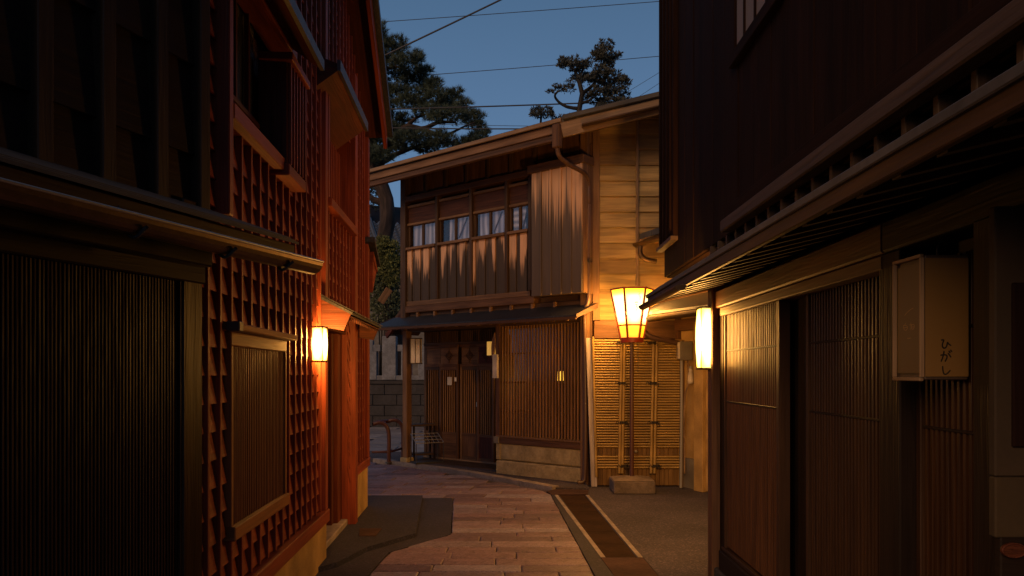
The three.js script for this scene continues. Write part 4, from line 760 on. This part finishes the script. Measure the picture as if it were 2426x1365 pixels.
// ------------------------------------------------------------------ SIGNS AND SMALL THINGS
{
  const d = 2.4, x1 = (2296 - CX) / FX * d, x0 = (2190 - CX) / FX * d, h = 285 / FX * d, y = EYE + (HY - 752) / FX * d;
  const o = thing('sign_box', 'dark wooden sign box with white faces on the right wall, one reading ひがし', 'sign', [(x0 + x1) / 2, y, -d]);
  const W = x1 - x0, dep = .18;
  B(o, 'case', M.signBack, [-W / 2 + .004, W / 2], [-h / 2 - .008, h / 2 + .008], [-dep, -.003], .004);
  B(o, 'bracket', M.iron, [-.02, W / 2 + .03], [h / 2 + .008, h / 2 + .022], [-.10, -.085], .002); mesh('cable', tube([V(W / 2 - .03, h / 2 + .01, -.12), V(W / 2 - .02, h / 2 + .06, -.14), V(W / 2 + .02, h / 2 + .10, -.15), V(W / 2 + .03, h / 2 + .22, -.15)], .004, 14, 5), M.iron, o);
  const brush = [ // three hiragana, brush written, one under the other
    [[96, 498], [112, 494], [104, 512], [98, 536], [112, 552], [128, 536], [130, 508], [138, 524], [150, 530]],
    [[92, 590], [126, 584], [130, 606], [118, 626]], [[110, 568], [108, 596], [94, 626]], [[136, 580], [150, 600]], [[140, 566], [146, 574]], [[150, 560], [156, 568]],
    [[102, 660], [104, 690], [112, 708], [130, 704], [146, 684]]];
  std('signFace', [.165, .092, .026], { roughness: .55, map: strokes(brush, 256, 720, '#171008', 8, '#f2ece2') });
  const face = mesh('front_face', new THREE.BoxGeometry(W * .96, h * .985, .004), M.signFace, o); face.position.z = .0;
  const faint = [[[62, 330], [90, 300], [130, 290]], [[52, 396], [52, 430], [84, 430], [84, 396], [52, 396]], [[52, 413], [84, 413]], [[70, 382], [62, 396]], [[112, 386], [112, 432]], [[100, 398], [134, 398]], [[118, 398], [118, 430], [138, 430], [138, 402]], [[120, 414], [138, 414]], [[84, 486], [110, 486]]];
  std('signSide', [.17, .105, .05], { roughness: .5, map: strokes(faint, 180, 720, '#fff0c8', 4, '#8a7a66') });
  const side = mesh('side_face', new THREE.BoxGeometry(dep * .78, h * .93, .004).rotateY(-Math.PI / 2), M.signSide, o); side.position.set(-W / 2 - .0, 0, -dep / 2 - .004);
  for (const yy of [-h / 2 - .006, h / 2 + .006]) B(o, 'frame_rail', M.cedarPale, [-W / 2 - .012, -W / 2 + .002], [yy - .006, yy + .006], [-dep, -.006], .002);
  for (const z of [-.006, -dep + .004]) B(o, 'frame_bar', M.cedarPale, [-W / 2 - .012, -W / 2 + .002], [-h / 2, h / 2], [z - .005, z + .005], .002);
}
{
  const d = 2.05, x0 = (2358 - CX) / FX * d;
  const o = thing('notice_panel', 'tall dim beige panel with a dark red inset at the right edge', 'panel', [x0, 0, -d]);
  const y0 = EYE - 390 / FX * d, y1 = EYE + 397 / FX * d;
  std('panelCloth', [.036, .019, .007], { map: plasterTex, roughness: .85 }); std('panelPale', [.040, .022, .006], { map: plasterTex, roughness: .85 });
  B(o, 'panel_board', M.panelCloth, [0, .2], [y0 + .17, y1], [-.03, 0], .004); B(o, 'panel_foot', M.panelPale, [0, .2], [y0, y0 + .168], [-.03, 0.001], .004);
  B(o, 'inset', M.darkRed, [.045, .2], [EYE - 175 / FX * d, EYE + 215 / FX * d], [-.02, .008], .004);
  const q = thing('red_plaque', 'small dull red oval plaque low on the wall under the beige panel', 'plaque', [(2398 - CX) / FX * d, EYE - 418 / FX * d, -d + .004]);
  mesh('plate', new THREE.CylinderGeometry(.034, .034, .008, 24).rotateX(Math.PI / 2).scale(1, .6, 1), M.hoodRed, q); mesh('rim', new THREE.TorusGeometry(.032, .003, 6, 28).scale(1, .6, 1).translate(0, 0, .005), M.redDark, q);
  B(q, 'backing_board', M.darkWood, [-.03, .17], [-.12, .045], [-.035, -.006], .004);
}
{ // things at the corner house entrance
  const s0 = CF.at(986, 832, .05)[0];
  const P0 = CF.w(s0, CF.at(986, 832, .05)[1], .05), tr = corner.rotation.y;
  const o = thing('box_sign', 'unlit white paper box sign under the eave at the left post of the corner house', 'sign', P0.toArray(), tr + .55);
  B(o, 'case', M.signWhite, [-.085, .085], [-.21, .21], [-.06, .06], .006); for (const x of [-.088, 0.0, .088]) B(o, 'frame_bar', M.signBack, [x - .006, x + .006], [-.215, .215], [.055, .068], .002); for (const y of [-.215, .215]) B(o, 'end_plate', M.signBack, [-.094, .094], [y - .008, y + .008], [-.07, .07], .003);
  const s1 = CF.at(1174, 868, .12)[0];
  const o2 = thing('name_sign', 'narrow white vertical sign on the lattice post beside the entrance', 'sign', CF.w(s1, CF.at(1174, 868, .12)[1], .12).toArray(), tr);
  B(o2, 'board', M.signWhite, [-.05, .05], [-.185, .185], [-.02, .02], .005); B(o2, 'bracket', M.iron, [-.01, .01], [.1, .12], [-.12, -.02], .002);
  const s2 = CF.at(1162, 824, .02)[0];
  const lampP = CF.w(s2, CF.at(1160, 826, .0)[1], .0);
  const o3 = thing('paper_lamp', 'small square lamp glowing yellow beside the entrance of the corner house', 'lamp', lampP.toArray(), tr);
  const gl = glowing('lampPaper', [1, .50, .07], .42); gl.color.setRGB(.5, .42, .3);
  B(o3, 'lamp_paper', gl, [-.055, .055], [-.11, .11], [-.05, .05], .006); for (const y of [-.115, .115]) B(o3, 'end_plate', M.signBack, [-.062, .062], [y - .006, y + .006], [-.058, .058], .002);
  const o4 = thing('leaf_ornament', 'brown leaf shaped wooden ornament hanging beside the small lamp', 'ornament', CF.w(CF.at(1171, 820, .1)[0], CF.at(1171, 820, .1)[1], .1).toArray(), tr);
  const sh = new THREE.Shape(); sh.moveTo(.02, .2); sh.quadraticCurveTo(-.07, .05, -.03, -.2); sh.quadraticCurveTo(.05, -.05, .02, .2);
  mesh('blade', new THREE.ExtrudeGeometry(sh, { depth: .02, bevelEnabled: true, bevelSize: .004, bevelThickness: .004, bevelSegments: 1 }), M.cedar, o4);
  for (const [px, py, w, h, label] of [[1065, 903, .115, .145, 'larger white paper notice on the entrance lattice'], [1079, 899, .05, .075, 'smaller white paper notice beside the larger one']]) {
    const q = CF.at(px, py, -.60), n = mesh('paper_notice', cbox(w, h, .004, .001), M.signWhite); n.position.copy(CF.w(q[0], q[1], -.60)); n.rotation.y = tr; n.rotation.z = rr(-.03, .03); tag(n, label, 'notice', null);
  }
  // umbrella rack
  const rp = P(1012, 1096, 12.85), r = thing('umbrella_rack', 'thin dark metal umbrella rack with a slanted grid top by the entrance', 'rack', [rp.x, .045, rp.z], .45);
  const W = .25, Dp = .15, bar = (a, b, m = M.iron, t = .012, n = 'frame_bar') => mesh(n, beam(a, b, t, t, .002), m, r);
  for (const sx of [-1, 1]) { bar(V(sx * W, 0, Dp), V(sx * W, .36, Dp)); bar(V(sx * W, 0, -Dp), V(sx * W, .50, -Dp)); bar(V(sx * W, .01, -Dp), V(sx * W, .01, Dp)); bar(V(sx * W, .36, Dp), V(sx * W, .50, -Dp), M.steel); }
  for (const [y, z] of [[.01, Dp], [.01, -Dp]]) bar(V(-W, y, z), V(W, y, z)); for (const t of [0, .33, .66, 1]) bar(V(-W, lerp(.36, .50, t), lerp(Dp, -Dp, t)), V(W, lerp(.36, .50, t), lerp(Dp, -Dp, t)), M.steel, .013); for (let k = 1; k < 6; k++) bar(V(lerp(-W, W, k / 6), .36, Dp), V(lerp(-W, W, k / 6), .50, -Dp), M.steel, .009, 'grid_bar');
  mesh('tray', boxGeo([-W, W], [0, .03], [-Dp, Dp], .004), M.iron, r);
  const tp = P(1000, 1090, 13.25), t = thing('side_table', 'small dark side table behind the umbrella rack', 'table', [tp.x, 0.045, tp.z], .45);
  B(t, 'tabletop', M.cedarDark, [-.22, .22], [.62, .65], [-.14, .14], .005); for (const [x, z] of [[-1, -1], [1, -1], [-1, 1], [1, 1]]) B(t, 'leg', M.darkWood, [x * .19 - .015, x * .19 + .015], [0, .62], [z * .11 - .015, z * .11 + .015], .003); B(t, 'shelf', M.cedarDark, [-.2, .2], [.1, .13], [-.12, .12], .004);
  // lamps seen through the lattice
  for (const [px, py, hgt, label, e] of [[1328, 891, .15, 'larger lit pendant lamp glowing inside behind the lattice', 2.6], [1206, 874, .09, 'smaller lit pendant lamp glowing inside behind the lattice left', 1.4]]) {
    const q = CF.at(px, py, -.75), w = CF.w(q[0], q[1], -.75), o5 = thing('pendant_lamp', label, 'pendant lamp', w.toArray());
    const g = glowing('pendantGlass' + px, [1, .50, .05], e * .7); mesh('lamp_shade', new THREE.CylinderGeometry(.045, .05, hgt, 12), g, o5); mesh('cord', tube([V(0, hgt / 2, 0), V(0, .6, 0)], .004, 2, 5), M.iron, o5); mesh('cap', new THREE.CylinderGeometry(.02, .048, .03, 12).translate(0, hgt / 2 + .015, 0), M.iron, o5);
    const l = new THREE.PointLight(new THREE.Color().setRGB(1, .5, .10), e * .16); l.name = 'pendant_light'; l.position.copy(w); l.castShadow = true; scene.add(l);
  }
}
{ // tubular barrier at the bend
  const b = P(921, 1098, 13.15), o = thing('pipe_barrier', 'reddish brown tubular metal barrier standing at the bend of the street', 'barrier', [b.x, 0, b.z], .0);
  const pts = (z) => [V(-.27, .70, z - .0), V(-.17, .725, z), V(-.08, .70, z), V(-.02, .62, z), V(0, .5, z), V(0, .2, z), V(0, -.03, z)];
  const a = mesh('hoop', tube(pts(0), .036, 44, 10), M.railPaint, o); const h2 = mesh('hoop', tube(pts(0).map((v) => v.clone().add(V(.20, .025, -.35))), .036, 44, 10), M.railPaint, o);
  mesh('top_bar', tube([V(-.27, .70, 0), V(-.22, .722, -.12), V(-.07, .725, -.35)], .034, 12, 9), M.railPaint, o); mesh('cross_bar', tube([V(-.30, .20, 0), V(0.0, .21, 0), V(.20, .235, -.35)], .022, 16, 8), M.railPaint, o);
  for (const [x, z] of [[0, 0], [.2, -.35]]) mesh('foot_plate', new THREE.CylinderGeometry(.06, .065, .02, 14).translate(x, .012, z), M.iron, o);
}
// ------------------------------------------------------------------ BEYOND THE BEND: stone wall, stone fence, tiled roof
{
  const o = thing('stone_wall', 'dark retaining wall of cut stone at the back left', 'wall', [0, 0, -22.2]);
  B(o, 'core', M.wallStone, [-12, 6], [-.05, 1.28], [-1.6, -.05], 0);
  for (let r = 0; r < 4; r++) for (let x = -8.5 + (r % 2) * .35; x < -2.2; x += .72) B(o, 'stone', M.wallStone, [x + .006, x + .714], [r * .32 + .006, r * .32 + .314], [-.05, rr(.0, .025)], .015);
  B(o, 'coping', M.wallStone, [-9, 3], [1.282, 1.40], [-.5, .06], .012);
  tag(mesh('terrace_ground', new THREE.BoxGeometry(40, 1.3, 40).translate(-6, .62, -43.9), M.earth), 'raised dark ground behind the stone wall', null, null, 'structure');
  const f = thing('stone_fence', 'pale stone shrine fence of square posts on the dark retaining wall', 'fence', [0, 1.4, -22.25]);
  const post = (px, w, h, point) => { const x = P(px, 0, 22.2).x; mesh('post', point ? mergeGeometries([boxGeo([x - w / 2, x + w / 2], [0, h], [-.12, .12], .012), polys([[V(x - w / 2, h, .12), V(x + w / 2, h, .12), V(x, h + .16, 0)], [V(x + w / 2, h, .12), V(x + w / 2, h, -.12), V(x, h + .16, 0)], [V(x + w / 2, h, -.12), V(x - w / 2, h, -.12), V(x, h + .16, 0)], [V(x - w / 2, h, -.12), V(x - w / 2, h, .12), V(x, h + .16, 0)]], (v) => [v.x, v.y], V(x, h, 0))]) : boxGeo([x - w / 2, x + w / 2], [0, h], [-.16, .16], .02), M.paleStone, f); };
  post(923, .42, 1.32, false); for (const px of [760, 800, 840, 882, 963, 1003, 1043]) post(px, .30, .86, false); for (const px of [780, 820, 862, 878]) post(px, .16, 1.18, true);
  B(f, 'rail', M.paleStone, [-8, -3.95], [.86, 1.06], [-.1, .1], .012); B(f, 'rail', M.paleStone, [-3.44, -1.5], [.86, 1.06], [-.1, .1], .012); B(f, 'base_rail', M.paleStone, [-8, -1.5], [.0, .14], [-.14, .14], .012);
  const lit = thing('pale_plank', 'pale slanting board leaning above the stone fence by the corner house', 'board', P(916, 700, 16).toArray(), .2); mesh('board', beam(V(-.13, -.16, 0), V(.06, .14, 0), .05, .16, .006), M.cedar, lit);
}
{
  const o = thing('tiled_roof_house', 'house with a dark blue tiled roof behind the pine trunk', 'house', [P(890, 0, 30).x, 0, -30], .32);
  const y0 = 6.5, rise = .62;
  B(o, 'wall', M.grayPlaster, [-4, 2.2], [0, y0 + .1], [-6, -.7], 0);
  const r = new THREE.Group(); r.name = 'roof'; o.add(r);
  mesh('roof_boarding', slabAlong([[-5, y0 - .05 + 5 * rise], [0, y0 - .05], [0, y0 - .09], [-5, y0 - .09 + 5 * rise]], -4, 2.3), M.darkWood, r);
  const g = (() => { const f = [], N = 6, w = .27, l = .30, pr = (t) => .055 * Math.sin(t * Math.PI * 2); for (let i = 0; i < N; i++) { const a = i / N, b = (i + 1) / N; f.push([V(a * w, pr(a), 0), V(b * w, pr(b), 0), V(b * w, pr(b) + l * rise * .70, -l), V(a * w, pr(a) + l * rise * .70, -l)], [V(a * w, pr(a) - .09, 0), V(b * w, pr(b) - .09, 0), V(b * w, pr(b), 0), V(a * w, pr(a), 0)]); } return polys(f, (v) => [v.x, v.z]); })();
  for (let j = 0; j < 11; j++) for (let i = 0; i < 15; i++) { const m = mesh('roof_tile', g, M.roofTile, r); m.position.set(-1.9 + i * .268, y0 + .03 + j * .27 * rise + .02, -j * .27 + .02); }
  B(r, 'eave_board', M.darkWood, [-4, 2.3], [y0 - .2, y0 - .09], [-.05, .0], .005);
  mesh('ridge_roll', tube([V(.15, y0 + .12, .05), V(.15, y0 + .1 + 2 * rise, -2), V(.15, y0 + .1 + 3.6 * rise, -3.6)], .09, 10, 8), M.roofTile, r);
}
// ------------------------------------------------------------------ TREES
function foliage(pads, spec) {                                    // leaf-sized blades in clumps spread through each pad
  const pos = [], nor = [], col = [], a = V(), n = V();
  for (const [c, rx, ry, rz, count] of pads) for (let i = 0; i < count; i++) {
    let x, y, z; do { x = rr(-1, 1); y = rr(-1, 1); z = rr(-1, 1); } while (x * x + y * y + z * z > 1);
    if (spec.flat && y < -.35 && rnd() < .7) continue;
    const o = V(c.x + x * rx, c.y + y * ry, c.z + z * rz), tone = rr(.55, 1.25), up = V(x * .8 + rr(-.5, .5), .55 + y * .5 + rr(-.3, .5), z * .8 + rr(-.5, .5)).normalize();
    for (let k = 0; k < spec.n; k++) {
      const dir = V(up.x + rr(-1, 1) * spec.spread, up.y + rr(-1, 1) * spec.spread, up.z + rr(-1, 1) * spec.spread).normalize(), l = spec.len * rr(.7, 1.2);
      a.set(rr(-1, 1), rr(-1, 1), rr(-1, 1)).cross(dir).normalize().multiplyScalar(spec.wid); n.crossVectors(dir, a).normalize();
      const b = o.clone().addScaledVector(dir, spec.leaf ? l * .15 : 0), m = o.clone().addScaledVector(dir, l * .55), t = o.clone().addScaledVector(dir, l);
      const tri = spec.leaf ? [b, t, m.clone().add(a), b, m.clone().sub(a), t] : [b.clone().add(a), b.clone().sub(a), t];
      for (const v of tri) { pos.push(v.x, v.y, v.z); nor.push(n.x, n.y, n.z); const q = tone * rr(.85, 1.1); col.push(spec.rgb[0] * q, spec.rgb[1] * q, spec.rgb[2] * q); }
    }
  }
  const g = new THREE.BufferGeometry(); g.setAttribute('position', new THREE.Float32BufferAttribute(pos, 3)); g.setAttribute('normal', new THREE.Float32BufferAttribute(nor, 3)); g.setAttribute('color', new THREE.Float32BufferAttribute(col, 3)); return g;
}
const crop = (x, y, d) => P(840 + x / 3.192, y / 3.192, d);
function padsOf(list, d, deep, dens) { return list.map(([x, y, rx, ry, dz = 0]) => { const k = d / FX / 3.192; return [crop(x, y, d + dz + rr(-deep, deep)), rx * k, ry * k, Math.max(rx, ry) * k * .8, Math.round(dens * rx * ry / 1000)]; }); }
{
  const d = 24.5, o = thing('pine_tree', 'big old pine tree with a twisting trunk and layered crown above the roofs', 'tree', [P(910, 0, d).x, 0, -d]);
  const loc = (v) => v.sub(o.position), list = [[110, 190, 70, 45], [150, 250, 90, 50], [190, 330, 90, 60], [300, 330, 85, 42], [240, 430, 150, 58], [390, 470, 120, 60], [488, 440, 34, 44], [300, 555, 120, 36], [480, 620, 150, 62], [240, 690, 90, 50], [600, 650, 66, 60], [420, 775, 120, 44], [590, 745, 120, 52], [745, 720, 50, 36], [800, 800, 70, 62], [700, 880, 160, 50], [890, 890, 80, 56], [935, 965, 55, 45], [560, 850, 130, 40], [430, 1060, 190, 55], [650, 1060, 120, 55], [850, 1075, 80, 38], [280, 1110, 110, 60], [930, 1030, 60, 32], [190, 860, 70, 60], [140, 480, 90, 60], [160, 600, 70, 50], [60, 330, 70, 70], [540, 1130, 90, 40], [120, 1190, 60, 60], [760, 1110, 60, 30], [330, 690, 90, 45], [210, 790, 90, 50], [340, 900, 110, 45], [230, 960, 100, 45], [350, 1000, 120, 45], [170, 1060, 80, 50], [120, 720, 60, 60], [90, 250, 60, 60], [520, 540, 50, 30], [690, 800, 90, 40], [200, 1180, 90, 50]];
  const pads = padsOf(list, d, .7, 26).map(([c, ...r]) => [loc(c), ...r]);
  const extra = []; for (const [c, rx, ry, rz, n] of pads) for (let k = 0; k < 5; k++) extra.push([c.clone().add(V(rr(-1.15, 1.15) * rx, rr(-1, 1.2) * ry, rr(-1, 1) * rz)), .13, .08, .13, 8]);
  mesh('crown', foliage([...pads, ...extra], { n: 16, len: .19, wid: .0075, spread: .8, rgb: [.050, .072, .046] }), M.needles, o);
  const b = (pts, r0, r1, name = 'branch') => mesh(name, taperTube(pts.map(([px, py, dz = 0]) => loc(P(px, py, d + dz))), r0 * 1.05, r1, 22, 8, .07), M.bark, o);
  b([[950, 960], [932, 760], [905, 600], [918, 520], [915, 470], [890, 415], [880, 370]], .34, .22, 'trunk'); b([[880, 370], [878, 300], [868, 230], [880, 160], [872, 80]], .22, .06, 'trunk');
  b([[885, 385], [930, 330], [965, 300], [1000, 305], [1040, 290], [1080, 290]], .15, .04); b([[960, 303], [985, 280], [1010, 270]], .08, .03); b([[872, 180], [900, 168], [935, 158], [960, 162]], .08, .03); b([[875, 260], [930, 240], [985, 225], [1010, 215]], .10, .03); b([[1000, 305], [1050, 320], [1100, 300], [1125, 290]], .07, .02); b([[885, 400], [940, 365], [1000, 345], [1080, 335]], .10, .03); b([[870, 120], [895, 110], [920, 108]], .05, .02); b([[905, 480], [880, 470], [850, 430]], .12, .05); b([[1040, 290], [1065, 262], [1075, 240]], .05, .02);
}
{
  const d = 17, o = thing('cloud_pruned_tree', 'taller dark garden tree pruned into pads behind the corner house roof', 'tree', [P(1370, 0, d).x, 0, -d]);
  const loc = (v) => v.sub(o.position), list = [[1885, 360, 50, 36], [1880, 410, 75, 40], [1935, 440, 60, 34], [1850, 440, 50, 30], [1905, 490, 60, 36], [1640, 470, 70, 34], [1600, 500, 50, 22], [1740, 490, 55, 28], [1700, 520, 60, 24], [1880, 550, 85, 36], [1850, 600, 70, 40], [1690, 600, 62, 28], [1560, 665, 78, 25], [1990, 600, 70, 34], [2030, 630, 50, 34], [1890, 640, 80, 40], [1980, 690, 75, 34], [1790, 730, 48, 22], [1750, 620, 50, 26], [1850, 780, 50, 28], [1930, 770, 100, 34], [2010, 790, 60, 40], [1900, 840, 95, 40], [1960, 720, 60, 28], [1840, 690, 40, 30], [1930, 870, 70, 26]];
  const pads = padsOf(list.map(([x, y, a, b]) => [x, y, a * .86, b * .82]), d, .35, 14).map(([c, ...r]) => [loc(c), ...r]);
  const extra = []; for (const [c, rx, ry, rz] of pads) for (let k = 0; k < 9; k++) extra.push([c.clone().add(V(rr(-1.3, 1.3) * rx, rr(-.9, 1.35) * ry, rr(-1, 1) * rz)), .045, .03, .045, 5]);
  const spec = { n: 7, len: .095, wid: .013, spread: 1.0, leaf: true, rgb: [.052, .056, .045] };
  mesh('crown', foliage([...pads, ...extra], spec), M.leaves, o);
  const b = (pts, r0, r1, name = 'branch') => mesh(name, taperTube(pts.map(([x, y, dz = 0]) => loc(crop(x, y, d + dz))), r0, r1, 18, 8, .06), M.barkDark, o);
  b([[1700, 2900], [1690, 1500], [1697, 920], [1700, 820], [1725, 740], [1708, 650], [1690, 580]], .13, .05, 'trunk'); b([[1880, 2800], [1885, 1400], [1890, 900], [1888, 700], [1900, 520], [1888, 380]], .09, .025, 'trunk');
  b([[1690, 822], [1600, 805], [1535, 762], [1515, 720], [1545, 685]], .045, .022); b([[1718, 780], [1765, 765], [1812, 735]], .04, .018); b([[1735, 700], [1780, 665], [1830, 615], [1870, 590]], .05, .02); b([[1692, 585], [1672, 545], [1640, 505]], .035, .015); b([[1700, 575], [1725, 530], [1740, 500]], .03, .012); b([[1890, 660], [1940, 640], [1990, 610]], .035, .015); b([[1888, 760], [1840, 790], [1800, 850], [1720, 850]], .03, .012);
  const s = thing('cloud_pruned_tree', 'smaller pruned garden tree left of the taller one behind the roof edge', 'tree', [P(1281, 0, d).x, 0, -d]);
  const ls = (v) => v.sub(s.position), sp = padsOf([[1420, 850, 85, 26], [1370, 875, 50, 18], [1470, 880, 45, 20], [1590, 900, 60, 18], [1660, 890, 30, 16]], d, .2, 30).map(([c, ...r]) => [ls(c), ...r]);
  mesh('crown', foliage(sp, spec), M.leaves, s); mesh('trunk', taperTube([[1400, 2800], [1405, 1500], [1403, 930], [1412, 870]].map(([x, y]) => ls(crop(x, y, d))), .07, .025, 12, 7), M.barkDark, s); mesh('branch', taperTube([[1404, 960], [1480, 930], [1590, 905]].map(([x, y]) => ls(crop(x, y, d))), .03, .012, 12, 6), M.barkDark, s);
}
for (const [px, py, rx, ry, d, n, rgb, label, g] of [[918, 605, .42, .55, 23.3, 420, [.12, .13, .035], 'yellowish green shrub top beside the corner house, below the tiled roof', 0], [905, 690, .62, .70, 23.6, 520, [.10, .115, .055], 'dark shrub behind the end hood of the corner house', 0], [872, 425, .8, .75, 33, 380, [.018, .026, .018], 'dark tree top just above the tiled roof, under the pine', 0]]) {
  const o = thing('garden_shrub', label, 'shrub', [P(px, 0, d).x, 0, -d]), y = P(px, py, d).y;
  mesh('crown', foliage([[V(0, y, 0), rx, ry, rx, n], [V(rx * .3, y - ry * .9, 0), rx * .9, ry, rx, n], [V(-rx * .3, y + ry * .5, .1), rx * .6, ry * .6, rx * .6, n / 2]], { n: 8, len: .10, wid: .018, spread: 1.1, leaf: true, rgb }), M.leaves, o);
  for (const k of [-1, 0, 1]) mesh('trunk', taperTube([V(k * .12, 0, 0), V(k * .06, y * .5, .05), V(k * .15, y + .1, 0)], .05, .015, 10, 6), M.barkDark, o);
}
// ------------------------------------------------------------------ OVERHEAD WIRES
{
  const wire = (label, a, b, d, r, sag = .1, m = M.iron) => {
    const A = P(a[0], a[1], d), Bq = P(b[0], b[1], d), dir = V().subVectors(Bq, A), p0 = A.clone().addScaledVector(dir, -.9), p1 = Bq.clone().addScaledVector(dir, .9), pts = []; for (let i = 0; i <= 12; i++) { const t = i / 12, v = p0.clone().lerp(p1, t); v.y -= sag * 4 * t * (1 - t) - sag * .75; pts.push(v); }
    tag(mesh('overhead_wire', tube(pts, r, 24, 5), m), label, 'wire', null);
  };
  wire('thin overhead wire highest in the sky, above the pine top', [890, 52], [1568, 2], 26, .012); wire('thick dark cable slanting up steeply from the pine top', [960, 108], [1185, 0], 15, .018, .02);
  wire('thin overhead wire passing behind the top of the taller pruned tree', [1000, 178], [1568, 132], 26, .012); wire('thick overhead cable crossing the trunk of the taller pruned tree', [1110, 253], [1568, 236], 22, .022, .08);
  wire('lower thick cable between pine and small pruned tree', [1100, 305], [1300, 305], 22, .02, .03); wire('thin wire just above the lower thick cable near the roof edge', [1150, 297], [1300, 299], 22, .008, .02); wire('upper of two thin slanting wires at the right edge of the sky', [1480, 222], [1568, 168], 24, .007, .01); wire('lower of two thin slanting wires at the right edge of the sky', [1500, 238], [1568, 193], 24, .007, .01);
}
renderer.render(scene, camera);
